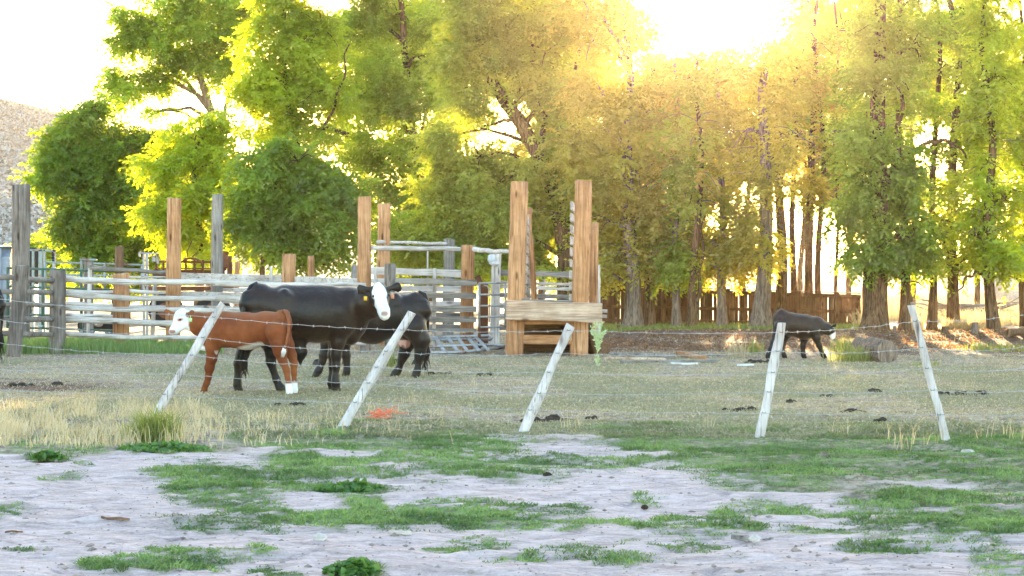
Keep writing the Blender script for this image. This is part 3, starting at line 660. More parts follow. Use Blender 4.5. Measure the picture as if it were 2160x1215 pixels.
post(f7, (791, 620), (791, 566), 7, 50.3, pz, 117, 8, name='stake'); post(f7, (902, 590), (902, 530), 3.5, 50.6, pz, 118, 6, name='stake')
# --- pipe gate
gt = pipe_panel('pipe_gate', 'brown steel pipe gate between the grey planks and the loading chute', 1010, 1068, (597, 621.5, 645, 668, 690), 47.8, M['galv'], (1011, 1066), .019, 'gate')
MB().tube([Wp(1011, 735, 47.8), Wp(1011, 690, 47.8)], .03, 8).build('hinge_post', M['rust'], gt, True)
MB().tube([Wp(1020, 602, 47.9), Wp(1028, 603, 47.9), Wp(1032, 611, 47.9), Wp(1032, 680, 47.9)], .014, 6).build('latch_rod', M['galv'], gt, True)
t = thing('feed_bin', 'dark red iron bin seen through the steel gate', 'bin', Wp(1022, 720, 50))
A = Wp(1012, 705, 50); B = Wp(1030, 597, 50.6)
MB().box((A.x, 50, .0), (B.x, 50.6, B.z)).build('side_wall', M['rust'], t); MB().bar(Wp(1006, 582, 50.2), Wp(1016, 604, 50.2), .3, .12).build('spout', M['rust'], t)
# --- fence behind the chute with sack
f8 = thing('rail_fence', 'bleached rail fence behind the loading chute', 'fence', Wp(1046, 715, 51.5))
post(f8, (1043, 715), (1047, 536), 20, 51.5, pz, 120, slant=0)
for k, (y0, hh) in enumerate([(577, 12), (597, 6), (606, 8), (624, 10), (646, 12), (668, 12), (692, 12)]):
    plank(f8, (1052, y0 - 2 + .02), (1262, y0 + 5), 51.6, 51.6, hh, .06, px_ if k % 3 else gx, 121 + k)
post(f8, (1147, 700), (1148, 590), 5, 51.9, pz, 130, 8, name='stake')
t = thing('feed_sack', 'crumpled pale plastic sack caught on top of the post left of the loading chute', 'sack', Wp(1036, 560, 51.2))
MB().ball(Wp(1037, 546, 51.3), (.085, .08, .1), 4, .35, 16, 10).ball(Wp(1043, 556, 51.3), (.11, .08, .05), 8, .35).build('bag_film', M['sack'], t, True)
# --- loading chute
lc = thing('loading_chute', 'wooden loading chute with two very tall orange posts and beams across its mouth', 'loading chute', Wp(1155, 750, 45.8))
post(lc, (1085, 752), (1095, 384), 36.5, 45.8, oz, 140, 22, slant=.03, grow=.05)
post(lc, (1221, 749), (1231, 382), 35.5, 45.8, oz, 141, 22, slant=-.06, grow=.05)
post(lc, (1096, 738), (1116, 440), 15, 47.6, oz, 142, 12, grow=.4)
post(lc, (1250, 738), (1254, 471), 17, 47.6, oz, 143, 12)
post(lc, (1262, 738), (1262, 560), 9, 49.5, pz, 144, 8)
for k in range(9):                                        # side boards seen end-on, running back from the tall posts
    yk = 462 + k * 21.2; hh = 17
    for s_, x0 in ((0, 1111), (1, 1206)):
        if s_ == 0 and k == 0: x0 -= 1
        A = Wp(x0 - (4 * (k / 9.0)), yk - (28 if s_ else 0) + (k * 3 if s_ else 0), 45.95); L = 3.0
        B = A + Vector((.10 if s_ == 0 else .22, L, -.10))
        MB().bar(A, B, .05, hh / FPX * 45.8, jit=.005, seed=k + 20 * s_, segs=4).build('side_board', M['pale_y'], lc)
for k, (u, top) in enumerate([(1122, 452), (1127, 500)]): MB().bar(Wp(u + 3, 636, 47.2 + k * .6), Wp(u - 6, top, 47.2 + k * .6), .07, .13, up=(0, 1, 0), jit=.004, seed=k, segs=6).build('upright', oz, lc)
plank(lc, (1068, 644), (1270, 651), 45.52, 45.52, 22, .11, M['beam'], 150, 'bumper_beam'); plank(lc, (1067, 664), (1270, 669), 45.5, 45.5, 21, .11, M['beam'], 151, 'bumper_beam')
plank(lc, (1101, 635), (1208, 638), 45.58, 45.58, 9, .1, gx, 152, 'bumper_beam'); plank(lc, (1103, 716), (1212, 717), 45.75, 45.75, 19, .07, ox, 153, 'cross_board')
plank(lc, (1104, 680), (1212, 679), 45.85, 45.85, 9, .10, ox, 154, 'cross_board')
plank(lc, (1240, 655), (1281, 656), 46.3, 46.3, 7, .12, px_, 155, 'cross_board'); plank(lc, (1240, 666), (1280, 667), 46.35, 46.35, 7, .12, px_, 156, 'cross_board'); plank(lc, (1240, 679), (1275, 680), 46.4, 46.4, 3.5, .2, px_, 157, 'cross_board')
for k in range(16): MB().bar((Wp(1100, 600, 46).x, 46.0 + k * .26, .86 - k * .035), (Wp(1235, 600, 46).x, 46.0 + k * .26, .86 - k * .035), .24, .05, seed=k).build('deck_board', M['brown_x'], lc)
for xw in (1100, 1238):
    x0 = Wp(xw, 600, 46).x
    for q in range(4): MB().bar((x0, 46.0, .12 + q * .19), (x0 + .1, 49.8, .08 + q * .11), .04, .17, seed=q).build('skirt_board', M['brown_y'], lc)
x0, x1 = Wp(1090, 600, 47).x, Wp(1250, 600, 47).x
MB().bar((x0, 47.4, .35), (x1, 47.4, .35), .05, .62).build('inner_board', M['brown_x'], lc)
MB().bar(Wp(1256, 740, 46.6), Wp(1241, 690, 46.2), .1, .12, up=(0, 1, 0)).build('brace', M['brown_z'], lc)
MB().bar(Wp(1247, 738, 46.7), Wp(1277, 735, 46.9), .3, .4).build('dark_box', M['brown_x'], lc).name = 'step_block'

# --- steel panel lying on the ground
t = thing('old_gate', 'bent steel pipe gate lying on the dirt between the cows and the loading chute', 'gate', Wp(985, 735, 46))
def gp(px, py, z=.06): p = G(px, py); p.z = z; return p
def zz(px, py, Y): return Wp(px, py, Y)
top = [zz(902, 712, 47.8), zz(960, 710, 47.9), zz(1030, 708, 48), zz(1038, 712, 47.9), zz(1036, 716, 47.8), zz(905, 717, 47.7)]
bot = [zz(903, 735, 46.2), zz(912, 744, 46), zz(975, 743, 46), zz(1062, 733, 46.6), zz(1064, 730, 46.6), zz(1040, 727, 46.9), zz(905, 731, 46.5)]
MB().tube(top, .028, 8).build('pipe', M['galv'], t, True); MB().tube(bot, .028, 8).build('pipe', M['galv'], t, True)
for u0, u1 in ((920, 937), (945, 965), (966, 985), (987, 1010), (1005, 1030)): MB().bar(zz(u0, 712, 47.75), zz(u1, 742 - (u1 - 937) * .04, 46.1), .07, .03).build('slat', M['galv'], t)
# --- board fence
bf = thing('board_fence', 'dark brown board fence with sunlit gaps behind the tree trunks', 'fence', Wp(1540, 690, 65))
def bfp(u, zf): 
    Y = 66.5 - (u - 1255) / 560 * 2.6; zt = np.interp(u, [1255, 1540, 1815], [603, 611, 620]); A = Wp(u, zt, Y); return Vector((A.x, Y, -.05 + (A.z + .05) * zf))
ng = {1275, 1288, 1305, 1371, 1381, 1389, 1471, 1480, 1488, 1497, 1505, 1515, 1555, 1573, 1583, 1622, 1625, 1655, 1668, 1744, 1777, 1786, 1795, 1725, 1640}
u = 1252.0; k = 0; rg = random.Random(5); bay = None; bays = [1252, 1330, 1395, 1450, 1530, 1600, 1680, 1760, 1816]
for q in range(len(bays) - 1):
    mb = MB(); u = bays[q]
    while u < bays[q + 1] - 2:
        wd = 9.2 + rg.uniform(-1, 1); gap = any(abs(g_ - (u + wd)) < 4.6 for g_ in ng) and rg.random() < .6
        u2 = min(u + wd, bays[q + 1]); cut = 1.7 if gap else .1
        A = bfp((u + u2 - cut) / 2, .02); B = bfp((u + u2 - cut) / 2, .97 + rg.uniform(-.02, .02))
        mb.bar(A, B, (u2 - u - cut) / FPX * A.y, .022, up=(0, 1, 0), jit=.002, seed=k, segs=3); u = u2; k += 1
    mb.build('board_panel', bz_, bf)
    for zf, hh in ((.93, .10), (.52, .09), (.2, .08)):
        a_, b_ = bfp(bays[q], zf), bfp(bays[q + 1] - .5, zf); o3 = Vector((0, -.05 - .002 * (q % 2), 0)); MB().bar(a_ + o3, b_ + o3, .045, hh).build('rail', bx_, bf)
    MB().bar(bfp(bays[q] + 4, 0) + Vector((0, -.12, 0)), bfp(bays[q] + 4, 1.02) + Vector((0, -.12, 0)), .13, .09, up=(0, 1, 0), jit=.004, seed=q, segs=4).build('post', bz_, bf)
MB().bar(bfp(1252, 1) + Vector((0, -.03, .02)), bfp(1816, 1) + Vector((0, -.03, .02)), .13, .03, jit=.002, segs=12).build('cap_board', bx_, bf)
# ------------------------------------------------------------------ trees
def spray_templates(nt_, nl, seed, ll=.122, lw=.062, L=.55):
    rng = np.random.RandomState(seed); out = []
    for _ in range(nt_):
        t = np.linspace(.08, 1, nl); side = np.where(np.arange(nl) % 2, 1, -1)
        bend = rng.uniform(.15, .45)
        c = np.stack([t * L, rng.normal(0, .02, nl), -bend * (t ** 2) * L], 1)
        an = side * rng.uniform(.5, 1.2, nl); el = rng.uniform(-.9, .3, nl)
        d = np.stack([np.cos(an) * np.cos(el), np.sin(an) * np.cos(el), np.sin(el)], 1)
        r = rng.normal(0, 1, (nl, 3)); wv = np.cross(d, r); wv /= np.linalg.norm(wv, axis=1)[:, None]
        l = ll * rng.uniform(.7, 1.25, nl)[:, None]; w_ = lw * rng.uniform(.7, 1.2, nl)[:, None]
        b0 = c; m_ = c + d * l * .5; tip = c + d * l
        out.append(np.stack([b0, m_ + wv * w_ / 2, tip, m_ - wv * w_ / 2], 1))
    return np.array(out)                          # (templates, leaves, 4, 3)
TPL = spray_templates(14, 15, 3)
def crown(blobs, Y, dens, seed, hole=.34, scale=1.0, dmax=2.4):
    rng = np.random.RandomState(seed); Pts = []
    full = []
    for (cx, cy, rx, ry) in blobs:
        full.append((cx, cy, rx * .8, ry * .78))
        if rx > 26:
            for q in range(7):
                a = rng.uniform(0, 6.28); d_ = rng.uniform(.75, 1.12); full.append((cx + math.cos(a) * rx * d_, cy + math.sin(a) * ry * d_, rx * rng.uniform(.2, .42), ry * rng.uniform(.16, .34)))
    for bi, (cx, cy, rx, ry) in enumerate(full):
        c = Wp(cx, cy, Y); ax, az = rx / FPX * Y, ry / FPX * Y; ay = min(max(ax, az) * .9, dmax)
        n = int(dens * math.pi * ax * az * 4.1)
        d = rng.normal(0, 1, (n, 3)); d /= np.linalg.norm(d, axis=1)[:, None]; r = rng.uniform(0, 1, n) ** .42
        p = np.array(c) + d * r[:, None] * np.array([ax, ay, az]) * (1 + .35 * (vnoise(d[:, 0] * 2 + bi, d[:, 1] * 2, d[:, 2] * 2 + seed, 5) - .5))[:, None]
        p[:, 1] += rng.uniform(-.6, .6)
        k = vnoise(p[:, 0] * 1.7, p[:, 1] * 1.7, p[:, 2] * 2.1, seed) * .75 + vnoise(p[:, 0] * 4.2, p[:, 1] * 4, p[:, 2] * 5, seed + 1) * .25
        Pts.append(p[k > hole + rng.uniform(-.05, .05, n)])
    P = np.concatenate(Pts); P = P[P[:, 2] > 1.0]; n = len(P); ti = rng.randint(0, len(TPL), n); T = TPL[ti] * (scale * rng.uniform(.7, 1.25, n))[:, None, None, None]
    yaw = rng.uniform(0, 2 * math.pi, n); ti_ = rng.normal(-.25, .45, n)
    cx_, sx_ = np.cos(ti_), np.sin(ti_)
    x, y, z = T[..., 0], T[..., 1], T[..., 2]
    x2 = x * cx_[:, None, None] - z * sx_[:, None, None]; z2 = x * sx_[:, None, None] + z * cx_[:, None, None]
    c_, s_ = np.cos(yaw)[:, None, None], np.sin(yaw)[:, None, None]
    V = np.stack([x2 * c_ - y * s_, x2 * s_ + y * c_, z2], -1) + P[:, None, None, :]
    tone = np.clip((vnoise(P[:, 0] * 1.4, P[:, 1] * 1.4, P[:, 2] * 1.8, seed + 9) - .5) * 1.5 + .45 + rng.normal(0, .16, n) + .5 * (rng.uniform(0, 1, n) < .07), 0, 1)  # a few sprays lightened at random: sun through the leaves put into their colour
    nl = T.shape[1]; V = V.reshape(-1, 3); F = np.arange(len(V)).reshape(-1, 4)
    return V, F, np.repeat(tone, nl * 4), P
NLEAF = 0
def tree(label, base, path, wpx, blobs, leaf='leaf_mid', bark='bark', dens=55, seed=0, hole=.34, limbs=(), Y=None, group=None, twigs=0, twz=(2.0, 4.5), flare=.5, name='tree', scale=1.0, dmax=2.4, bw=.16):
    """base: foot (px,py); path: px points the trunk runs through; limbs: px polylines with a width"""
    global NLEAF
    Y = Y or GY(base[1]); f = Wp(base[0], base[1], Y); f.z = 0
    t = thing(name, label, 'tree', f, group); rg = random.Random(seed)
    pts = [Vector(f) + Vector((0, 0, -.15))] + [Wp(a, b_, Y + (c[0] if c else 0)) for a, b_, *c in path]
    P = []; 
    for k in range(len(pts) - 1):
        n = max(2, int((pts[k + 1] - pts[k]).length / .16)); P += [pts[k].lerp(pts[k + 1], q / n) for q in range(n)]
    P.append(pts[-1]); P = [p + Vector((.05 * math.sin(p.z * .9 + seed), .05 * math.cos(p.z * 1.1 + seed), 0)) * min(1, max(p.z, 0) / 1.5) for p in P]
    r0 = wpx / 2 / FPX * Y; Ht = max(P[-1].z, 1)
    rr = [r0 * (1 + flare * math.exp(-max(p.z, 0) / .35)) * (1 - .62 * max(p.z, 0) / Ht) for p in P]
    mb = MB().tube(P, rr, 26 if wpx > 20 else 16, .22, seed, freq=2.6)
    def limb(Q, w0, w1, n_=9):
        L = []; Q = [Vector(q) for q in Q]
        for k in range(len(Q) - 1): L += [Q[k].lerp(Q[k + 1], q / n_) for q in range(n_)]
        L.append(Q[-1]); N = len(L)
        L = [p + Vector((.07 * math.sin(i * .8 + seed), .07 * math.cos(i * .7 + seed), .06 * math.sin(i * .9))) * (i / N) for i, p in enumerate(L)]
        mb.tube(L, [w0 + (w1 - w0) * i / (N - 1) for i in range(N)], 7, .12, seed)
    for lw, lp in limbs: limb([Wp(a, b_, Y + (c[0] if c else 0)) for a, b_, *c in lp], lw / 2 / FPX * Y, lw * .3 / 2 / FPX * Y)
    for (cx, cy, rx, ry) in blobs:
        c = Wp(cx, cy, Y); s_ = min(P, key=lambda p: (p - c).length + abs(p.z - (c.z - .8)) * .6)
        dist = (c - s_).length
        if dist > .3 and rg.random() < .8:
            m_ = s_.lerp(c, .5) + Vector((0, rg.uniform(-.3, .3), .15 * dist)); limb([s_, m_, c], min(r0 * .4, .07), .018, 6)
        ax, az = rx / FPX * Y, ry / FPX * Y
        for q in range(5):
            e = c + Vector((rg.uniform(-1, 1) * ax * .9, rg.uniform(-1, 1) * min(ax, 2), rg.uniform(-.9, .9) * az)); limb([c, c.lerp(e, .5) + Vector((0, 0, .1)), e], .018, .006, 3)
    tr = mb.build('trunk', M[bark], t, True)
    if twigs:
        mb = MB()
        for q in range(twigs):
            z_ = rg.uniform(*twz); s_ = min(P, key=lambda p: abs(p.z - z_)); a_ = rg.uniform(0, 6.28); L = rg.uniform(.4, 1.6)
            d = Vector((math.cos(a_), math.sin(a_) * .7, rg.uniform(-.1, .5))); p = Vector(s_); Q = [p.copy()]
            for i in range(7): p = p + d * L / 7; d = (d + Vector((rg.uniform(-.35, .35), rg.uniform(-.35, .35), rg.uniform(-.42, .12)))).normalized(); Q.append(p.copy())
            mb.tube(Q, [.011 * (1 - .75 * i / 7) for i in range(8)], 4, caps=False)
            if rg.random() < .6:
                i = rg.randint(2, 5); p = Q[i].copy(); Q2 = [p.copy()]; d2 = (d + Vector((rg.uniform(-.9, .9), rg.uniform(-.6, .6), rg.uniform(-.8, .2)))).normalized()
                for i in range(4): p = p + d2 * L / 11; d2 = (d2 + Vector((rg.uniform(-.3, .3), 0, rg.uniform(-.4, .1)))).normalized(); Q2.append(p.copy())
                mb.tube(Q2, [.006, .005, .004, .003, .002], 3, caps=False)
        mb.build('dead_twigs', M['twig'], t)
    if blobs:
        V, F, a, Pc = crown(blobs, Y, dens, seed + 100, hole, scale, dmax); NLEAF += len(F)
        mkobj('crown', V, F, M[leaf], t, False, a)
    return t
GT = 'trees of the shelter row'
# ---- left group
tree('low dense dark green tree with a yellow-lit left edge in front of the hill', (255, 700), [(255, 560), (230, 430), (215, 300)], 34,
     [(185, 285, 80, 45), (120, 350, 48, 48), (205, 365, 85, 65), (280, 300, 70, 45), (175, 450, 55, 55), (250, 440, 80, 70), (205, 520, 60, 38), (290, 510, 60, 50), (100, 330, 25, 25), (150, 505, 28, 25), (200, 225, 45, 25), (130, 290, 30, 25)],
     'leaf_dark', dens=85, seed=1, hole=.38, Y=74, dmax=3, name='broadleaf_tree')
tree('tall airy tree with bare forked limbs rising above the dark left tree', (445, 700), [(447, 560), (452, 330), (442, 235), (425, 170), (410, 60), (405, -60)], 26,
     [(300, 40, 60, 35), (265, 85, 40, 28), (250, 165, 45, 30), (310, 170, 50, 28), (360, 75, 75, 40), (350, 140, 60, 28), (430, 60, 70, 45), (420, 120, 70, 32), (470, 150, 45, 35), (500, 60, 50, 50), (300, 100, 40, 20), (360, 0, 80, 40), (460, 0, 70, 40), (330, 235, 28, 12), (265, 200, 30, 18)],
     'leaf_mid', 'bark_grey', dens=50, seed=2, hole=.36, Y=84, limbs=[(10, [(447, 250), (400, 228), (340, 232), (300, 255)]), (11, [(452, 300), (475, 240), (482, 190), (500, 120), (505, 40)]), (9, [(442, 235), (400, 180), (350, 130), (300, 110)])], name='broadleaf_tree')
tree('rounded light green tree left of the tall grey post', (420, 700), [(425, 560), (420, 450), (400, 330)], 22,
     [(410, 300, 70, 42), (350, 360, 55, 45), (440, 350, 60, 50), (370, 430, 70, 48), (460, 430, 50, 60), (330, 440, 35, 35), (410, 500, 75, 35), (455, 260, 45, 28), (440, 545, 25, 18)],
     'leaf_bright', dens=62, seed=3, hole=.28, Y=68, name='broadleaf_tree')
tree('tall yellow-green tree standing tallest in the left group', (655, 700), [(655, 540), (640, 380), (610, 230), (600, 100), (600, -60)], 18,
     [(560, 70, 55, 50), (620, 30, 80, 40), (640, 110, 75, 50), (550, 150, 55, 45), (600, 200, 80, 50), (690, 190, 65, 50), (560, 250, 60, 40), (680, 60, 55, 50), (650, 270, 75, 38), (530, 200, 30, 40), (600, -50, 90, 50)],
     'leaf_bright', dens=58, seed=4, hole=.34, Y=72, limbs=[(12, [(735, 285), (690, 268), (650, 275)]), (9, [(655, 330), (690, 260), (720, 180), (735, 90)])], name='broadleaf_tree')
tree('dense deep green tree hanging low behind the tall grey post', (553, 690), [(553, 560), (560, 450), (590, 360)], 13,
     [(560, 340, 55, 38), (630, 340, 70, 42), (530, 420, 55, 50), (610, 430, 75, 55), (690, 400, 65, 55), (560, 500, 65, 40), (650, 510, 65, 42), (715, 470, 40, 50), (690, 555, 30, 22), (740, 410, 30, 40), (500, 480, 30, 40)],
     'leaf_dark', dens=85, seed=5, hole=.39, Y=62, flare=.2, name='broadleaf_tree')
tree('loose pale green tree with sky showing through left of centre', (900, 700), [(905, 560), (890, 400), (870, 240), (850, 100), (840, -50)], 26,
     [(760, 40, 60, 45), (840, 30, 60, 40), (790, 130, 60, 50), (880, 120, 50, 45), (770, 230, 50, 40), (850, 220, 55, 38), (790, 320, 50, 40), (880, 320, 55, 35), (820, 390, 60, 38), (930, 200, 40, 35), (940, 40, 50, 50), (770, 420, 40, 40), (860, 460, 75, 45), (940, 420, 45, 45), (800, -40, 90, 40)],
     'leaf_mid', dens=62, seed=6, hole=.36, Y=74, limbs=[(13, [(898, 400), (870, 300), (850, 250), (820, 180)]), (7, [(880, 300), (920, 180), (960, 140)])], name='broadleaf_tree')
tree('big spreading tree with a reddish leaning trunk forked above the loading chute', (1196, 690), [(1193, 520), (1178, 430), (1140, 330), (1105, 265), (1082, 235), (1040, 180), (1010, 110), (990, -20)], 46,
     [(1010, 30, 70, 45), (1100, 30, 70, 50), (960, 110, 50, 45), (1060, 110, 60, 45), (1150, 110, 60, 50), (1000, 190, 50, 40), (1180, 30, 50, 50), (1130, 190, 45, 38), (1190, 200, 50, 50), (940, 290, 50, 38), (1010, 330, 60, 38),
      (1080, 370, 60, 38), (1180, 300, 55, 50), (960, 390, 70, 45), (1040, 450, 70, 50), (1130, 450, 70, 55), (950, 480, 70, 45), (1000, 530, 60, 32), (1110, 540, 60, 32), (1220, 400, 55, 60), (1050, -50, 130, 45), (880, 520, 40, 30)],
     'leaf_grey', dens=75, seed=7, hole=.33, Y=64, limbs=[(16, [(1140, 330), (1150, 250), (1130, 170), (1120, 80)]), (11, [(1095, 250), (1060, 255), (1010, 270)]), (9, [(1082, 235), (1100, 180), (1110, 130)]), (18, [(1178, 430), (1200, 320), (1215, 200), (1220, 60)])], twigs=60, twz=(3, 6), name='broadleaf_tree')
tree('broad shrubby tree with fine grey foliage behind the short pale grey post', (880, 690), [(885, 600), (900, 520)], 14,
     [(840, 520, 60, 38), (910, 545, 50, 30), (870, 480, 60, 35), (960, 560, 40, 25)], 'leaf_mid', dens=60, seed=8, hole=.28, Y=67, flare=.1, name='broadleaf_tree')
# ---- row on the right: foot px, foot py, width, leaf, blobs
EXTRA = {0: [(1240, 20, 50, 50), (1310, 20, 30, 50), (1345, 70, 30, 45), (1240, 560, 38, 22), (1210, 300, 40, 50), (1290, 575, 30, 16)], 1: [(1385, 560, 38, 26), (1400, 130, 35, 30)], 2: [(1440, 565, 38, 24), (1400, 560, 30, 20)], 4: [(1520, 118, 36, 20), (1470, 125, 40, 20), (1555, 560, 34, 26), (1500, 560, 30, 22)], 5: [(1600, 112, 36, 22), (1645, 95, 30, 36), (1640, 520, 34, 34), (1640, 330, 36, 40)], 6: [(1685, 50, 24, 45), (1675, 180, 35, 40), (1660, 500, 30, 30)], 8: [(1715, 380, 35, 40), (1700, 520, 30, 32)], 9: [(1760, 460, 35, 35), (1770, 180, 35, 40)],
 11: [(1900, 500, 45, 40), (1800, 450, 40, 40), (1900, 350, 40, 40), (1880, 560, 40, 24), (1790, 300, 35, 40)], 12: [(1920, 440, 32, 38), (1950, 540, 32, 28)], 13: [(1975, 560, 30, 22), (1985, 300, 25, 20)], 14: [(2040, 300, 40, 35), (2000, 540, 34, 28), (2060, 570, 34, 20)], 15: [(2120, 420, 40, 40), (2060, 500, 40, 30), (2130, 560, 40, 24), (2060, 200, 40, 40)], 16: [(2130, 240, 40, 40), (2140, 440, 40, 40)]}
ROW = [
 ('thick pale trunk with a broken stub, leftmost of the row beside the loading chute', 1336, 698, 36, 'leaf_warm', 'bark_grey', [(1270, 200, 55, 50), (1330, 170, 45, 40), (1290, 290, 60, 50), (1350, 260, 50, 45), (1270, 380, 55, 50), (1340, 360, 55, 50), (1290, 470, 60, 50), (1350, 460, 45, 45), (1300, 540, 50, 32), (1250, 90, 40, 45), (1300, 110, 25, 25)], 1330),
 ('narrow dark reddish trunk just right of the thick pale one', 1368, 697, 23, 'leaf_warm', 'bark', [(1390, 200, 45, 45), (1380, 310, 50, 45), (1390, 420, 45, 45), (1380, 510, 45, 40)], 1370),
 ('slim pale grey trunk before the middle of the board fence', 1427, 698, 18, 'leaf_mid', 'bark_grey', [(1420, 260, 45, 45), (1440, 360, 45, 45), (1420, 470, 50, 45), (1430, 530, 40, 30)], 1428),
 ('thin dark trunk leaning right beside the slim pale one', 1456, 699, 17, 'leaf_grey', 'bark', [(1470, 180, 40, 35), (1470, 300, 35, 40), (1470, 400, 35, 40)], 1470),
 ('smooth grey upright trunk right of the twin dark trunks', 1523, 698, 20, 'leaf_warm', 'bark_grey', [(1520, 230, 50, 40), (1510, 330, 50, 45), (1530, 430, 50, 45), (1500, 510, 50, 38), (1550, 520, 40, 35), (1550, 160, 40, 30)], 1521),
 ('large deeply furrowed grey trunk behind the rump of the black calf', 1605, 700, 38, 'leaf_warm', 'bark_grey', [(1590, 160, 45, 35), (1580, 270, 50, 50), (1640, 210, 40, 40), (1590, 390, 45, 50), (1580, 480, 40, 40), (1610, 545, 38, 25)], 1612),
 ('reddish brown trunk just above the back of the black calf', 1644, 694, 25, 'leaf_warm', 'bark', [(1660, 300, 28, 40), (1650, 420, 25, 40)], 1648),
 ('thin dark trunk right of the reddish brown one', 1672, 692, 15, 'leaf_mid', 'bark', [(1690, 150, 45, 38), (1680, 250, 28, 35), (1675, 500, 22, 35)], 1674),
 ('orange-brown slanting trunk above the middle of the black calf', 1702, 692, 20, 'leaf_warm', 'bark', [(1720, 90, 45, 40), (1730, 190, 45, 40), (1720, 300, 36, 38), (1710, 440, 25, 35)], 1712),
 ('straight narrow trunk above the neck of the black calf', 1727, 692, 14, 'leaf_mid', 'bark', [(1780, 60, 50, 45), (1760, 260, 36, 40), (1745, 400, 32, 40), (1740, 520, 28, 32)], 1729),
 ('thinnest pole-like trunk right above the head of the black calf', 1765, 692, 9, 'leaf_mid', 'bark', [(1790, 150, 45, 40), (1780, 340, 35, 40), (1785, 470, 40, 45), (1780, 540, 30, 28)], 1764),
 ('biggest furrowed tree with a flared double trunk behind the fallen log', 1846, 709, 50, 'leaf_dark', 'bark', [(1850, 60, 55, 50), (1850, 160, 55, 45), (1830, 260, 50, 45), (1830, 380, 55, 45), (1900, 420, 50, 45), (1850, 480, 65, 45), (1930, 490, 42, 40), (1860, 550, 60, 30), (1810, 530, 35, 30), (1850, -40, 70, 40)], 1848),
 ('dark trunk with a flared foot right of the biggest tree', 1908, 708, 21, 'leaf_mid', 'bark', [(1920, 100, 50, 45), (1920, 200, 45, 40), (1900, 300, 35, 38), (1930, 560, 30, 22), (1925, 0, 55, 45)], 1906),
 ('narrow straight trunk under hanging dead twigs', 1965, 703, 18, 'leaf_grey', 'bark', [(1980, 60, 50, 45), (1980, 150, 45, 38), (1960, 230, 25, 25), (1985, 400, 28, 40), (1975, 500, 28, 38)], 1968),
 ('wide straight orange-lit trunk in the middle of the right gap', 2010, 699, 26, 'leaf_mid', 'bark', [(2040, 30, 55, 50), (2040, 130, 50, 40), (2030, 220, 38, 25), (2040, 370, 40, 35), (2030, 460, 50, 40), (2050, 540, 45, 30)], 2012),
 ('leaning dark trunk with a crooked low branch near the right edge', 2098, 708, 24, 'leaf_bright', 'bark', [(2100, 60, 55, 50), (2100, 160, 50, 45), (2090, 260, 40, 45), (2090, 350, 40, 38), (2080, 460, 50, 45), (2100, 540, 50, 38), (2110, -40, 70, 40)], 2084),
 ('trunk at the right edge under bright yellow-green leaves', 2162, 700, 16, 'leaf_bright', 'bark', [(2160, 80, 45, 50), (2160, 190, 50, 50), (2150, 300, 40, 45), (2160, 400, 40, 45), (2150, 500, 45, 45), (2160, 560, 40, 32)], 2158),
]
for k, (lb, u, yb, wd, lf, bk, bl, ut) in enumerate(ROW):
    bl = bl + EXTRA.get(k, [])
    if 1640 < u < 1780: bl = [q for q in bl if q[1] < 400]
    if u > 1590: bl = [(a, min(b_, 562 - d * .9), c, d) for a, b_, c, d in bl]
    top = [(u + (ut - u) * .6, 600), (ut, 480), (ut + (6 if k % 2 else -4), 300), (ut + (10 if k % 3 else -12), 100), (ut + (5 if k % 2 else -15), -60)]
    lim = []
    if 1320 < u < 1690: top = top[:3] + [(ut - 2, 190), (ut + (5 if k % 2 else -6), 125)]
    if k == 11: lim = [(24, [(1832, 700), (1828, 600), (1835, 500), (1875, 400), (1895, 300), (1900, 180)]), (9, [(1860, 560), (1900, 590), (1940, 600)]), (11, [(1870, 400), (1850, 330), (1845, 250)])]
    if k == 15: lim = [(9, [(2092, 585), (2060, 575), (2035, 590), (2010, 640)]), (8, [(2095, 585), (2120, 578), (2150, 590), (2180, 575)])]
    if k == 12: lim = [(12, [(1905, 330), (1960, 300), (2000, 298), (2040, 330)])]
    if k == 3: lim = [(13, [(1464, 700), (1472, 640), (1478, 560), (1485, 450)])]
    if k == 13: lim = [(10, [(1968, 480), (1990, 510), (2010, 560), (2020, 620)]), (7, [(1965, 450), (2000, 470), (2035, 500)])]
    tree(lb, (u, yb), top, wd, bl, lf, bk, dens=54 if u < 1600 else 44, seed=20 + k, hole=.30 if u < 1600 else .36, limbs=lim, group=GT, twigs=26 if u < 1600 else 55, twz=(1.9, 5.5), flare=.55 if wd > 14 else .2, dmax=1.6, Y=None)
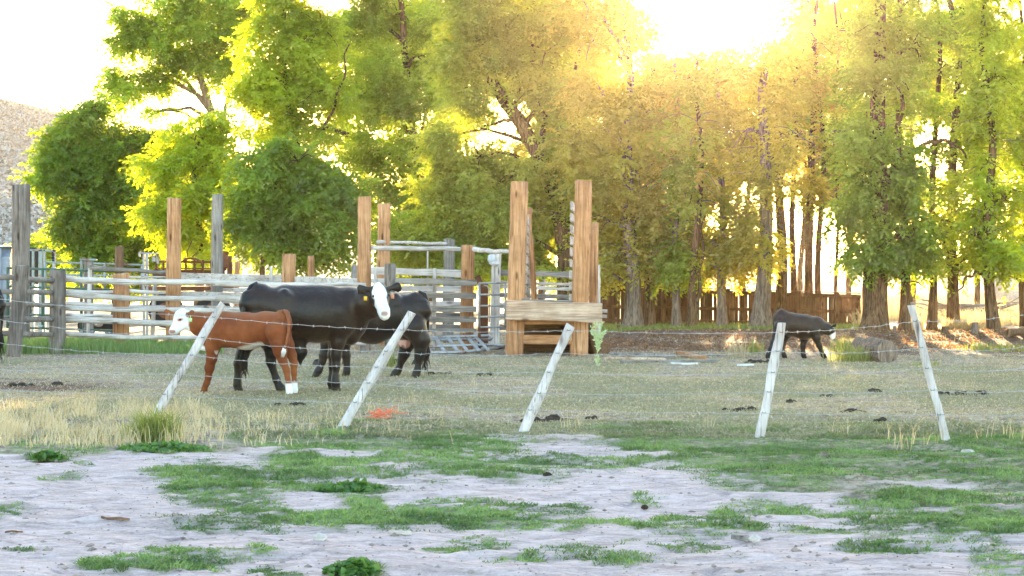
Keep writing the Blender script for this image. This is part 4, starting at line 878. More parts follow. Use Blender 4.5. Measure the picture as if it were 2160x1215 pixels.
# ---- second rank of trees beyond the board fence
BK = [('left', 760, 80, 'leaf_mid', [(700, 90, 50, 60), (790, 60, 70, 60), (740, 200, 55, 60), (800, 180, 60, 60), (850, 290, 60, 50), (760, 330, 50, 50), (870, 20, 50, 50)], 'backmost tree filling the gap between the yellow-green and the loose pale tree'),
 ('', 985, 82, 'leaf_bright', [(920, 60, 60, 60), (990, 130, 70, 60), (930, 170, 50, 50), (960, 260, 60, 50), (900, 350, 60, 50), (1010, 380, 60, 50), (1000, 20, 60, 50), (930, 460, 70, 50), (1030, 470, 60, 50)], 'yellowish backlit tree seen through the crown left of the forked leaning trunk'),
 ('', 1140, 84, 'leaf_warm', [(1100, 120, 60, 60), (1180, 120, 60, 60), (1160, 250, 70, 60), (1220, 330, 60, 60), (1090, 330, 50, 40), (1150, 400, 70, 50), (1200, 490, 70, 50), (1120, 500, 60, 40), (1230, 180, 50, 60), (1120, 20, 70, 50)], 'amber backlit tree right behind the two tallest loading chute posts'),
 ('', 1300, 78, 'leaf_warm', [(1270, 120, 50, 50), (1310, 220, 60, 60), (1260, 320, 60, 60), (1330, 330, 60, 60), (1300, 430, 70, 60), (1260, 510, 50, 50), (1350, 530, 60, 45), (1360, 200, 40, 50)], 'amber backlit tree behind the leftmost trunks of the shelter row'),
 ('', 1440, 77, 'leaf_warm', [(1410, 170, 50, 40), (1450, 240, 60, 50), (1400, 330, 60, 50), (1470, 360, 60, 60), (1430, 450, 70, 60), (1480, 530, 60, 45), (1390, 540, 40, 40)], 'backlit tree behind the slim grey trunks of the board fence'),
 ('', 1570, 77, 'leaf_grey', [(1520, 190, 50, 45), (1580, 220, 50, 50), (1540, 320, 60, 50), (1610, 340, 50, 50), (1560, 430, 60, 50), (1600, 510, 60, 45), (1540, 540, 50, 35), (1640, 450, 40, 40)], 'olive backlit tree behind the large furrowed grey trunk'),
 ('', 1690, 79, 'leaf_warm', [(1650, 170, 45, 40), (1700, 120, 60, 50), (1690, 240, 60, 50), (1670, 350, 50, 50), (1730, 360, 50, 50), (1700, 460, 50, 50), (1740, 530, 45, 40), (1720, 20, 50, 50), (1660, 560, 40, 30)], 'amber backlit tree behind the black calf'),
 ('', 1790, 80, 'leaf_mid', [(1770, 30, 60, 60), (1800, 140, 60, 60), (1790, 250, 60, 60), (1800, 370, 60, 60), (1790, 480, 60, 50), (1860, 230, 50, 60)], 'backlit tree just left of the biggest trunk'),
 ('', 1925, 82, 'leaf_bright', [(1890, 30, 70, 60), (1940, 130, 60, 60), (1900, 230, 50, 50), (1930, 390, 55, 50), (1970, 470, 60, 50), (1910, 510, 50, 40), (1990, 190, 40, 40)], 'yellowish backlit tree between the biggest trunk and the narrow straight one'),
 ('', 2060, 80, 'leaf_bright', [(2010, 60, 70, 60), (2080, 100, 70, 60), (2060, 220, 60, 50), (2100, 320, 60, 60), (2040, 420, 60, 50), (2110, 450, 60, 50), (2060, 530, 60, 40), (2150, 200, 50, 60)], 'bright backlit tree filling the top right corner'),
]
for k, (_, u, Yb, lf, bl, lb) in enumerate(BK):
    if u > 1500: bl = [q for q in bl if q[1] < 395]
    tree(lb, (u, 680), [(u, 560), (u + 8, 380), (u - 6, 200), (u, 150 if 1330 < u < 1690 else -20)], 13, bl, lf, 'bark', dens=40, seed=300 + k, hole=.34, Y=Yb, group='backlit trees behind the shelter row', flare=.2, dmax=2)
# trees and shrubs beyond
tree('bright yellow-green shrub glowing beside the cattle squeeze chute', (92, 600), [(90, 560)], 8, [(88, 520, 28, 24), (80, 545, 30, 26), (110, 555, 32, 22), (135, 562, 25, 18), (95, 580, 45, 18)], 'leaf_bright', dens=70, seed=60, hole=.2, Y=95, flare=.1, name='shrub', scale=1.3)['category'] = 'shrub'
tree('dark rounded shrub under the low dense tree, behind the steel frame', (240, 600), [(240, 560)], 8, [(215, 560, 45, 22), (300, 560, 50, 28), (260, 590, 90, 25), (360, 560, 50, 30)], 'leaf_dark', dens=70, seed=61, hole=.2, Y=86, flare=.1, name='shrub', scale=1.2)['category'] = 'shrub'
tree('yellow sunlit bush low behind the high alley fence', (900, 600), [(890, 570)], 8, [(860, 545, 40, 22), (930, 560, 40, 22), (1040, 570, 40, 25), (985, 560, 35, 20), (1200, 580, 60, 20)], 'leaf_bright', dens=50, seed=62, hole=.25, Y=90, flare=.1, name='shrub', scale=1.3)['category'] = 'shrub'
tree('bright bush peering over the left end of the board fence', (1330, 600), [(1330, 580)], 8, [(1290, 575, 40, 28), (1360, 580, 45, 25), (1430, 585, 45, 22)], 'leaf_bright', dens=50, seed=63, hole=.25, Y=80, flare=.1, name='shrub', scale=1.2)['category'] = 'shrub'
tree('small yellow-green sapling at the foot of the biggest tree', (1808, 700), [(1808, 660)], 3, [(1808, 650, 10, 16), (1807, 675, 9, 12), (1812, 690, 10, 8)], 'leaf_bright', dens=130, seed=64, hole=.1, Y=62, flare=.1, name='sapling', scale=.8, dmax=.3)['category'] = 'sapling'
SC['leaves'] = NLEAF
# ------------------------------------------------------------------ cattle: one smooth surface per body, drawn from joints
def smin(a, b_, k):
    h = np.clip(.5 + .5 * (b_ - a) / k, 0, 1); return b_ * (1 - h) + a * h - k * h * (1 - h)
def surf(prims, voxel, lo, hi):
    n = np.ceil((hi - lo) / voxel).astype(int) + 1
    gx_ = [lo[i] + voxel * np.arange(n[i]) for i in range(3)]
    Gd = np.full(tuple(n), 1e3)
    for (a, b_, ra, rb, sy, k) in prims:
        a = np.asarray(a, float); b_ = np.asarray(b_, float); R_ = max(ra, rb) + .12
        i0 = [max(0, int((min(a[i], b_[i]) - R_ - lo[i]) / voxel)) for i in range(3)]; i1 = [min(n[i], int((max(a[i], b_[i]) + R_ - lo[i]) / voxel) + 2) for i in range(3)]
        X_, Y_, Z_ = np.meshgrid(*[gx_[i][i0[i]:i1[i]] for i in range(3)], indexing='ij')
        ab = b_ - a; L2 = ab.dot(ab) + 1e-9
        t = np.clip(((X_ - a[0]) * ab[0] + (Y_ - a[1]) * ab[1] + (Z_ - a[2]) * ab[2]) / L2, 0, 1)
        dx, dy, dz = X_ - a[0] - ab[0] * t, (Y_ - a[1] - ab[1] * t) / sy, Z_ - a[2] - ab[2] * t
        t_ = t * t * (3 - 2 * t)
        d = (np.sqrt(dx * dx + dy * dy + dz * dz) - (ra + (rb - ra) * t_)) * min(1, sy ** .5)
        s_ = tuple(slice(i0[i], i1[i]) for i in range(3)); Gd[s_] = smin(Gd[s_], d, k)
    # surface nets
    ins = Gd < 0; c = np.zeros(tuple(n - 1)); acc = np.zeros(tuple(n - 1) ) ; P = np.zeros(tuple(n - 1) + (3,)); cnt = np.zeros(tuple(n - 1))
    sh = [slice(0, -1), slice(1, None)]
    for ax in range(3):
        o1, o2 = [q for q in range(3) if q != ax]
        for u in (0, 1):
            for v in (0, 1):
                A = [None] * 3; B = [None] * 3; A[ax] = slice(0, -1); B[ax] = slice(1, None); A[o1] = B[o1] = sh[u]; A[o2] = B[o2] = sh[v]
                a, b_ = Gd[tuple(A)], Gd[tuple(B)]; cr = (a < 0) != (b_ < 0); tt = np.where(cr, a / np.where(cr, a - b_, 1), 0)
                cnt += cr; P[..., ax] += tt * cr; P[..., o1] += u * cr; P[..., o2] += v * cr
    act = cnt > 0; idx = -np.ones(act.shape, int); idx[act] = np.arange(act.sum())
    ijk = np.argwhere(act); V = (ijk + P[act] / cnt[act][:, None]) * voxel + lo
    F = []
    for ax in range(3):
        o1, o2 = (ax + 1) % 3, (ax + 2) % 3
        A = [slice(1, -1)] * 3; B = [slice(1, -1)] * 3; A[ax] = slice(0, -1); B[ax] = slice(1, None)
        a = ins[tuple(A)]; b_ = ins[tuple(B)]; cr = np.argwhere(a != b_); off = np.ones(3, int); off[ax] = 0
        e = cr + off; sg = a[tuple(cr.T)]
        def cell(d1, d2): q = e.copy(); q[:, o1] -= d1; q[:, o2] -= d2; return idx[tuple(q.T)]
        q = np.stack([cell(0, 0), cell(1, 0), cell(1, 1), cell(0, 1)], 1); q[~sg] = q[~sg][:, ::-1]; F.append(q)
    return V, np.concatenate(F)
class Beast:
    """joints are read off the photo: px, py, and side (metres, + is away from the camera) in the animal's own frame"""
    def __init__(s, px0, pyfoot, yaw, facing):
        s.Y0 = GY(pyfoot); s.o = G(px0, pyfoot); s.o.z = 0; s.c, s.s = math.cos(yaw), math.sin(yaw) * facing; s.f = facing
        s.P = []
    def loc(s, px, py, side=0.0, z=None):
        # local frame: X along the body (screen right), Y sideways
        Yd = s.Y0; 
        for _ in range(4):
            w_ = Wp(px, py, Yd); X_ = (w_.x - s.o.x + side * s.s) / s.c; Yd = s.Y0 + X_ * s.s + side * s.c
        return np.array([X_, side, w_.z if z is None else z])
    def add(s, a, b_, ra, rb, sy=1.0, k=.05): s.P.append((a, b_, ra, rb, sy, k))
    def leg(s, pts, side, k=.035, hoof=.055):
        """pts: (px, py, radius[, side]); the last is the foot, set on the ground"""
        L = []
        for q, p in enumerate(pts):
            sd_ = p[3] if len(p) > 3 else side
            L.append((s.loc(p[0], p[1], sd_), p[2]))
        f = L[-1][0].copy(); f[2] = .035; 
        for q in range(len(L) - 2): s.add(L[q][0], L[q + 1][0], L[q][1], L[q + 1][1], 1.0, k)
        a = L[-2][0].copy()
        s.add(a, f + np.array([0, 0, .03]), L[-2][1], hoof * .8, 1.0, k)
        s.add(f + np.array([0, 0, .0]), f + np.array([s.f * hoof * .45, 0, -.012]), hoof * .85, hoof * .75, .9, .02)
        s.feet = getattr(s, 'feet', []) + [f]
    def world(s, V):
        V = np.asarray(V, float); X_ = V[:, 0] * s.c - V[:, 1] * s.s; Y_ = V[:, 0] * s.s + V[:, 1] * s.c
        return np.stack([X_ + s.o.x, Y_ + s.o.y, V[:, 2]], 1)
    def pt(s, p): return Vector(s.world([p])[0])
    def build(s, nm, label, cat, colour, mtl, voxel=.016, group=None):
        s.t = thing(nm, label, cat, s.o, group)
        P = s.P; lo = np.min([np.minimum(p[0], p[1]) - max(p[2], p[3]) for p in P], 0) - .06; hi = np.max([np.maximum(p[0], p[1]) + max(p[2], p[3]) for p in P], 0) + .06
        V, F = surf(P, voxel, lo, hi)
        for _ in range(2):                                             # relax
            S = np.zeros_like(V); n = np.zeros(len(V))
            for q in range(4): np.add.at(S, F[:, q], V[F[:, (q + 1) % 4]]); np.add.at(n, F[:, q], 1)
            V = V * .5 + .5 * S / np.maximum(n, 1)[:, None]
        # fine muscle / hair relief
        col = colour(V)
        V[:, 2] = np.maximum(V[:, 2], .004)
        s.body = mkobj('body', s.world(V), F, mtl, s.t, True, col); return s.t
    def part(s, mb, name, mtl, smooth=True):
        mb.v = [s.world(v) for v in mb.v]; return mb.build(name, mtl, s.t, smooth)
def seg_d(V, a, b_):
    a, b_ = np.asarray(a), np.asarray(b_); ab = b_ - a; t = np.clip((V - a) @ ab / ab.dot(ab), 0, 1); return np.linalg.norm(V - a - t[:, None] * ab, axis=1), t
def blend(c, cov, new): cov = np.clip(cov, 0, 1)[:, None]; return c * (1 - cov) + np.array(new) * cov
BLACK = (0.0085, 0.0065, 0.006); BROWNISH = (0.020, 0.0105, 0.0065); WHITE = (0.82, 0.80, 0.79)
def black_base(V, z0=.6):
    n = fbm(V[:, 0] * 3, V[:, 1] * 3, V[:, 2] * 3, 3); c = np.tile(np.array(BLACK), (len(V), 1)); return blend(c, (n - .42) * 2.2, BROWNISH)
def tail(B, pts, radii, swl=None):
    B.part(MB().tube([B.loc(*p) for p in pts], radii, 9, .1, 2), 'tail', B.tm)
    if swl:
        mb = MB(); rg = random.Random(3); e = B.loc(*pts[-1])
        for q in range(34):
            a = e + np.array([rg.uniform(-.025, .025), rg.uniform(-.025, .025), rg.uniform(0, .08)]); L = swl * rg.uniform(.6, 1.1)
            Q = [a, a + np.array([rg.uniform(-.05, .05), rg.uniform(-.04, .04), -L * .5]), a + np.array([rg.uniform(-.07, .06), rg.uniform(-.05, .05), -L])]
            mb.tube(Q, [.009, .008, .002], 4, caps=False)
        return B.part(mb, 'tail_switch', B.sm)

# ================= black cow with the white face
A = Beast(640, 826, R(9), 1); A.tm, A.sm = M['coat_black'], M['switch']
L = A.loc
A.add(L(546, 643), L(610, 657), .268, .315, 1.0, .08); A.add(L(610, 659), L(668, 664), .325, .375, .98, .08); A.add(L(668, 662), L(716, 664), .365, .345, .88, .08)
A.add(L(716, 660), L(738, 652), .325, .26, .8, .08); A.add(L(700, 618), L(600, 616), .085, .085, 1.2, .09)
A.add(L(541, 607), L(553, 612), .07, .09, 1.4, .06); A.add(L(600, 618, -.21), L(606, 628, -.25), .055, .06, 1, .07); A.add(L(600, 618, .21), L(606, 628, .25), .055, .06, 1, .07)
A.add(L(520, 625, -.12), L(520, 640, -.13), .07, .1, 1, .07); A.add(L(520, 625, .12), L(520, 640, .13), .07, .1, 1, .07)
A.add(L(725, 690, -.17), L(716, 655, -.2), .12, .13, 1, .08); A.add(L(725, 690, .17), L(716, 655, .2), .12, .13, 1, .08)
A.add(L(738, 705), L(752, 690), .15, .13, .9, .08)
A.add(L(740, 645), L(775, 640, -.22), .25, .185, .8, .09); A.add(L(775, 640, -.22), L(797, 625, -.38), .18, .12, 1, .07); A.add(L(745, 668), L(785, 655, -.25), .2, .1, .7, .08)
HS = -.46
A.add(L(800, 614, HS), L(803, 628, HS - .03), .108, .116, 1, .05); A.add(L(803, 628, HS - .03), L(809, 655, HS - .16), .102, .076, 1, .05); A.add(L(809, 655, HS - .16), L(811, 664, HS - .20), .080, .076, .9, .04)
A.add(L(798, 602, HS + .02), L(800, 606, HS), .045, .06, 1, .05); A.add(L(786, 621, HS), L(819, 620, HS), .03, .03, 1, .05); A.add(L(799, 634, HS), L(806, 655, HS - .08), .085, .055, 1, .05)
for a_, b_, m_ in (((787, 610), (763, 611), (757, 604)), ((816, 610), (838, 605), (844, 609))):
    A.add(L(*a_, HS), L(*b_, HS + .02), .032, .048, .55, .03); A.add(L(*b_, HS + .02), L(b_[0] - (4 if b_[0] < 800 else -2), b_[1] + 7, HS + .02), .05, .03, .45, .03)
    A.add(L(*b_, HS + .02), L(*m_, HS + .02), .045, .022, .45, .03)
# near hind leg reaches forward, far hind leg stands back
A.leg([(545, 690, .21), (566, 712, .15), (573, 742, .085), (571, 762, .062), (583, 800, .047), (590, 817, .05), (594, 831, .05)], -.17, .05, .062)
A.leg([(535, 690, .19), (522, 718, .13), (511, 748, .085), (503, 765, .060), (501, 800, .046), (501, 812, .05), (502, 826, .05)], .15, .05, .062)
A.leg([(716, 690, .14), (712, 722, .095), (709, 748, .070), (709, 770, .052), (708, 797, .046), (708, 808, .055), (709, 823, .05)], -.15, .05, .064)
A.leg([(716, 690, .14), (708, 722, .095), (703, 748, .070), (702, 770, .052), (700, 797, .046), (700, 808, .055), (701, 822, .05)], .15, .05, .064)
A.add(L(622, 700), L(632, 742, -.02), .17, .10, .9, .06); A.add(L(632, 742, -.02), L(634, 770, -.02), .10, .018, .9, .04)
HT, HM = L(800, 600, HS), L(811, 666, HS - .2)
def colA(V):
    c = black_base(V)
    top, nose = L(797, 600, HS - .06), L(810, 662, HS - .26); cx = (V - top) @ (nose - top) / ((nose - top) @ (nose - top)); lat = V[:, 0] - (top[0] + (nose[0] - top[0]) * np.clip(cx, 0, 1))
    lat = lat + .012 * (fbm(V[:, 2] * 9, V[:, 0] * 9, None, 6) - .5)
    half = np.interp(cx, [-.15, -.02, .15, .32, .45, .7, .85, 1.1], [.02, .055, .098, .108, .085, .095, .13, .14])
    front = (V[:, 1] < np.interp(cx, [0, .5, 1], [HS - .01, HS - .06, HS - .10])) & (V[:, 2] > HM[2] - .12) & (V[:, 0] > L(775, 640)[0])
    c = blend(c, np.clip((half - np.abs(lat)) * 90, 0, 1) * front * (cx > -.2), WHITE)
    d, _ = seg_d(V, L(807, 661, HS - .28), L(815, 661, HS - .28)); c = blend(c, (.046 - d) * 60, (.36, .22, .18))
    for u in (805.5, 815.5):
        d, _ = seg_d(V, L(u, 658, HS - .275), L(u, 660, HS - .275)); c = blend(c, (.016 - d) * 120, (.03, .02, .02))
    d, _ = seg_d(V, L(804, 671, HS - .24), L(815, 671, HS - .24)); c = blend(c, (.012 - d) * 120, (.25, .18, .16))
    for f in A.feet: c = blend(c, ((.075 - np.abs(V[:, 2])) * 60) * (np.linalg.norm(V[:, :2] - f[:2], axis=1) < .13), (.04, .032, .027))
    return c
A.build('cow', 'black cow with a white face turned to the camera, yellow tag in one ear', 'cow', colA, A.tm, .0145)
for u, v in ((787.5, 625), (819.5, 623)): A.part(MB().ball(L(u, v, HS - .088 + (.006 if u > 800 else 0)), .019, 1), 'eye', M['eye'])
tail(A, [(543, 600, -.02), (530, 606, -.05), (521, 622, -.13), (515, 650, -.19), (513, 690, -.19), (513, 735, -.17), (514, 750, -.16)], [.045, .045, .04, .032, .026, .02, .024], .34)
A.part(MB().bar(L(771, 625, HS - .03), L(771, 634, HS - .04), .012, .045, up=(1, 0, 0)), 'ear_tag', M['yellowtag']); A.part(MB().bar(L(828, 621, HS - .03), L(828, 630, HS - .04), .012, .045, up=(1, 0, 0)), 'ear_tag', M['orangetag'])

# ================= second black cow, behind, facing left
def cow_b(px_off, pyfoot, nm_label, sc_off=0):
    B = Beast(800 + px_off, pyfoot, R(4), -1); B.tm, B.sm = M['coat_black'], M['switch']
    k_ = (pyfoot - YH) / (796 - YH); cy0 = pyfoot
    def L(px, py, side=0.0): return B.loc(800 + px_off + (px - 800) * k_, cy0 + (py - 796) * k_, side)
    B.L = L
    B.add(L(872, 656), L(820, 662), .27, .31, .95, .08); B.add(L(820, 666), L(785, 672), .335, .385, .95, .08); B.add(L(785, 670), L(720, 668), .375, .33, .85, .08); B.add(L(720, 664), L(695, 660), .32, .25, .8, .08)
    B.add(L(876, 626), L(884, 628), .08, .065, 1.3, .06); B.add(L(835, 626, -.2), L(835, 640, -.24), .06, .06, 1, .07); B.add(L(835, 626, .2), L(835, 640, .24), .06, .06, 1, .07); B.add(L(800, 628), L(720, 625), .08, .1, 1.1, .08)
    B.add(L(896, 640, -.12), L(897, 655, -.12), .06, .1, 1, .07); B.add(L(896, 640, .12), L(897, 655, .12), .06, .1, 1, .07)
    B.add(L(695, 660), L(655, 650), .24, .17, .8, .09); B.add(L(655, 650), L(630, 662), .14, .11, .9, .06); B.add(L(630, 662), L(610, 690), .11, .075, .9, .05)
    for sd_ in (-1, 1): B.add(L(642, 645, .1 * sd_), L(645, 645, .24 * sd_), .03, .045, 1, .03)
    B.leg([(873, 690, .2), (888, 716, .14), (887, 740, .085), (884, 752, .062), (881, 778, .045), (879, 788, .05), (876, 798, .05)], -.16, .05, .06)
    B.leg([(865, 690, .2), (860, 720, .13), (853, 745, .085), (848, 757, .06), (841, 778, .045), (837, 786, .05), (832, 797, .05)], .15, .05, .06)
    B.leg([(705, 690, .14), (690, 722, .095), (683, 748, .068), (680, 762, .05), (674, 778, .044), (671, 783, .05), (667, 792, .05)], -.15, .05, .06)
    B.leg([(715, 690, .14), (726, 722, .095), (730, 748, .066), (731, 762, .05), (732, 776, .044), (731, 784, .05), (730, 792, .05)], .15, .05, .06)
    B.add(L(852, 705), L(852, 718), .13, .10, .9, .05); udd = L(850, 724)
    for q, (u, v) in enumerate(((843, 729), (853, 731))): B.add(L(u, v - 6, -.06), L(u + 2, v + 2, -.08), .028, .014, 1, .02)
    def colB(V):
        c = black_base(V); d, _ = seg_d(V, L(843, 722, -.05), L(853, 729, -.06)); c = blend(c, (.125 - d) * 30 * (V[:, 2] < L(850, 717)[2]), (.62, .34, .28))
        for f in B.feet: c = blend(c, ((.075 - np.abs(V[:, 2])) * 60) * (np.linalg.norm(V[:, :2] - f[:2], axis=1) < .13), (.04, .032, .027))
        return c
    t = B.build('cow', nm_label, 'cow', colB, B.tm, .0175)
    P = [L(883, 618, 0), L(895, 622, 0), L(902, 640, 0), (L(902, 690, 0)), L(899, 722), L(898, 735)]
    B.part(MB().tube(P, [.045, .045, .038, .028, .022, .026], 9, .1, 2), 'tail', B.tm)
    mb = MB(); rg = random.Random(5); e = P[-1]
    for q in range(40):
        a = e + np.array([rg.uniform(-.03, .03), rg.uniform(-.03, .03), rg.uniform(0, .14)]); L_ = .40 * rg.uniform(.5, 1.15)
        mb.tube([a, a + np.array([rg.uniform(-.05, .05), rg.uniform(-.04, .04), -L_ * .5]), a + np.array([rg.uniform(-.09, .05), rg.uniform(-.05, .05), -L_])], [.010, .009, .002], 4, caps=False)
    B.part(mb, 'tail_switch', B.sm); return B
cow_b(0, 796, 'black cow behind the white-faced one, with pink udder and long tail')
cow_b(-886, 768, 'black cow cut off by the left edge of the picture')

# ================= red calf with the white face
K = Beast(530, 832, R(24), -1); K.tm, K.sm = M['coat_red'], M['whitehair']; K.tm3 = plain('red tail hair', (.24, .075, .03), .8, .3, 20); L = K.loc
K.add(L(590, 684), L(560, 690), .17, .20, .95, .07); K.add(L(560, 694), L(520, 699), .215, .232, .92, .07); K.add(L(520, 699), L(470, 697), .232, .225, .85, .07); K.add(L(470, 694), L(448, 690), .22, .17, .8, .06)
K.add(L(596, 666), L(603, 668), .07, .055, 1.2, .05); K.add(L(560, 676, -.1), L(562, 684, -.12), .05, .06, 1, .06); K.add(L(560, 676, .1), L(562, 684, .12), .05, .06, 1, .06); K.add(L(520, 670), L(460, 668), .05, .06, 1.2, .06)
K.add(L(452, 685), L(418, 680, -.05), .165, .125, .8, .07); K.add(L(450, 705), L(415, 695, -.04), .14, .08, .75, .06); K.add(L(418, 680, -.05), L(398, 672, -.08), .125, .095, .9, .06); K.add(L(445, 728), L(428, 728), .10, .075, .8, .05)
HS2 = -.14
K.add(L(392, 668, HS2), L(381, 668, HS2 - .02), .085, .082, .95, .04); K.add(L(385, 657, HS2), L(381, 662, HS2), .045, .05, 1, .04); K.add(L(381, 668, HS2 - .02), L(366, 694, HS2 - .10), .078, .044, .95, .04); K.add(L(366, 694, HS2 - .10), L(362, 700, HS2 - .11), .046, .040, 1, .03)
K.add(L(392, 682, HS2), L(372, 700, HS2 - .08), .065, .036, .9, .04); K.add(L(395, 684, HS2), L(400, 692, HS2 + .02), .06, .04, .8, .04)
K.add(L(371, 663, HS2 + .06), L(352, 657, HS2 + .10), .022, .032, .6, .03); K.add(L(352, 657, HS2 + .10), L(346, 656, HS2 + .10), .032, .014, .6, .02)
K.add(L(394, 663, HS2 - .05), L(405, 660, HS2 - .16), .024, .036, .6, .03); K.add(L(405, 660, HS2 - .16), L(407, 666, HS2 - .18), .034, .022, .6, .02)
K.leg([(585, 700, .155), (590, 722, .125), (591, 742, .085), (596, 760, .056), (604, 780, .042), (609, 812, .034), (610, 822, .038), (611, 838, .04)], -.13, .04, .047)
K.leg([(592, 700, .14), (604, 728, .10), (615, 748, .062), (620, 766, .048), (620, 785, .036), (621, 810, .032), (621, 820, .036), (622, 834, .04)], .10, .04, .045)
K.leg([(455, 705, .13), (448, 732, .09), (446, 755, .066), (441, 775, .056), (439, 795, .036), (435, 810, .034), (430, 826, .04)], -.10, .04, .045)
K.leg([(455, 705, .13), (450, 732, .09), (448, 755, .062), (444, 775, .050), (441, 795, .034), (437, 808, .034), (432, 822, .04)], .10, .04, .045)
def colK(V):
    n = fbm(V[:, 0] * 3, V[:, 1] * 3, V[:, 2] * 3, 5); c = np.tile(np.array((.175, .043, .012)), (len(V), 1)); c = blend(c, (n - .42) * 2.5, (.30, .095, .030))
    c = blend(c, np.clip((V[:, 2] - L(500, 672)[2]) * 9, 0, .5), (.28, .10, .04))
    u = V[:, 0]; fx = L(402, 670, HS2)[0] + .02 * (fbm(V[:, 2] * 9, V[:, 1] * 9, None, 3) - .5)
    zt = V[:, 2]; head = (u < fx - (L(400, 690)[2] - zt) * .10 * (zt < L(400, 690)[2]))
    e1, _ = seg_d(V, L(371, 663, HS2 + .06), L(346, 656, HS2 + .10)); e2, _ = seg_d(V, L(397, 662, HS2 - .07), L(407, 662, HS2 - .18))
    c = blend(c, np.clip((fx - u) * 80, 0, 1) * (e1 > .036) * (e2 > .042) * (zt > L(400, 712)[2]), WHITE)
    d, _ = seg_d(V, L(360, 699, HS2 - .14), L(366, 700, HS2 - .14)); c = blend(c, (.030 - d) * 90, (.45, .22, .19))
    d, _ = seg_d(V, L(364, 698, HS2 - .155), L(365, 700, HS2 - .155)); c = blend(c, (.011 - d) * 200, (.10, .04, .04))
    d, _ = seg_d(V, L(377, 675, HS2 - .10), L(384, 674, HS2 - .10)); c = blend(c, (.026 - d) * 90, (.50, .20, .18))
    # white belly line, brisket and hind socks
    zb = np.interp(u, [L(450, 700)[0], L(500, 700)[0], L(555, 700)[0]], [L(450, 742)[2], L(500, 737)[2], L(555, 722)[2]])
    c = blend(c, np.clip((zb + .02 - zt) * 30, 0, 1) * (u > L(465, 700)[0]) * (u < L(563, 700)[0]) * (zt > .45), (.72, .64, .58))
    d, _ = seg_d(V, L(425, 734), L(436, 742)); c = blend(c, (.105 - d) * 40, WHITE)
    c = blend(c, np.clip((.165 - zt + .02 * n) * 40, 0, 1) * (u > L(570, 800)[0]), WHITE)
    for f in K.feet: c = blend(c, np.clip((.03 - V[:, 2]) * 90, 0, 1), (.16, .10, .07))
    return c
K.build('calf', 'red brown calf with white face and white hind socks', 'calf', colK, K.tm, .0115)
K.part(MB().ball(L(380, 674.5, HS2 - .098), (.017, .010, .012), 1), 'eye', M['eye'])
K.part(MB().bar(L(402, 671, HS2 - .20), L(402, 679, HS2 - .20), .006, .042, up=(1, 0, 0)).tube([L(402, 665, HS2 - .19), L(402, 671, HS2 - .2)], .005, 5), 'ear_tag', M['greentag'])
K.part(MB().tube([L(599, 656, -.02), L(606, 660, -.06), L(609, 675, -.11), L(608, 700, -.15), L(604, 722, -.19), L(601, 736, -.2)], [.028, .034, .026, .020, .018, .016], 8, .2, 2), 'tail', K.tm3)
mb = MB(); rg = random.Random(5)
for q in range(26):
    a = L(600, 734, -.2) + np.array([rg.uniform(-.014, .014), rg.uniform(-.014, .014), 0]); mb.tube([a, a + np.array([rg.uniform(-.03, .01), rg.uniform(-.02, .02), -.05]), a + np.array([-.025 + rg.uniform(-.01, .01), 0, -.12 * rg.uniform(.7, 1.1)])], [.010, .009, .002], 4)
K.part(mb, 'tail_switch', K.sm)
mb = MB()
for q in range(220):                                   # curly tuft on the tail head
    c0 = L(599 + rg.uniform(-14, 9), 659 + rg.uniform(-3, 6), rg.uniform(-.07, .07)); d = np.array([rg.uniform(-.03, .03), rg.uniform(-.03, .03), rg.uniform(.0, .03)])
    mb.tube([c0, c0 + d * .7 + np.array([.01, 0, 0]), c0 + d], [.003, .003, .001], 3, caps=False)
K.tm2 = plain('red hair', (.30, .12, .05), .8, .3, 30); K.part(mb, 'hair_tuft', K.tm2)

# ================= black calf, head down
D = Beast(1685, 757, R(6), 1); D.tm, D.sm = M['coat_black'], M['switch']; L = D.loc
D.add(L(1648, 672), L(1665, 684), .155, .20, .95, .07); D.add(L(1665, 684), L(1695, 688), .205, .215, .92, .07); D.add(L(1695, 690), L(1720, 690), .215, .19, .85, .06); D.add(L(1648, 658), L(1654, 662), .055, .06, 1.2, .05)
D.add(L(1722, 688), L(1745, 694, -.02), .155, .10, .8, .06); D.add(L(1745, 694, -.02), L(1754, 700, -.03), .09, .075, .9, .05); D.add(L(1752, 699, -.03), L(1757, 709, -.05), .068, .042, .9, .04); D.add(L(1757, 709, -.05), L(1756, 712, -.05), .042, .04, 1, .03)
D.add(L(1752, 690, -.08), L(1762, 686, -.15), .02, .03, .6, .02); D.add(L(1752, 690, .06), L(1760, 687, .14), .02, .03, .6, .02); D.add(L(1700, 704), L(1712, 708), .08, .05, .8, .04)
D.leg([(1648, 690, .14), (1642, 705, .10), (1632, 722, .055), (1626, 735, .042), (1621, 747, .036), (1619, 755, .04)], -.11, .04, .045)
D.leg([(1652, 690, .14), (1656, 706, .10), (1652, 724, .055), (1650, 738, .042), (1654, 750, .036), (1655, 756, .04)], .10, .04, .045)
D.leg([(1705, 695, .11), (1697, 712, .075), (1694, 728, .050), (1694, 742, .036), (1695, 750, .038), (1696, 756, .04)], .10, .04, .045)
D.leg([(1715, 695, .11), (1722, 712, .075), (1728, 728, .050), (1733, 742, .036), (1736, 749, .038), (1739, 757, .04)], -.10, .04, .045)
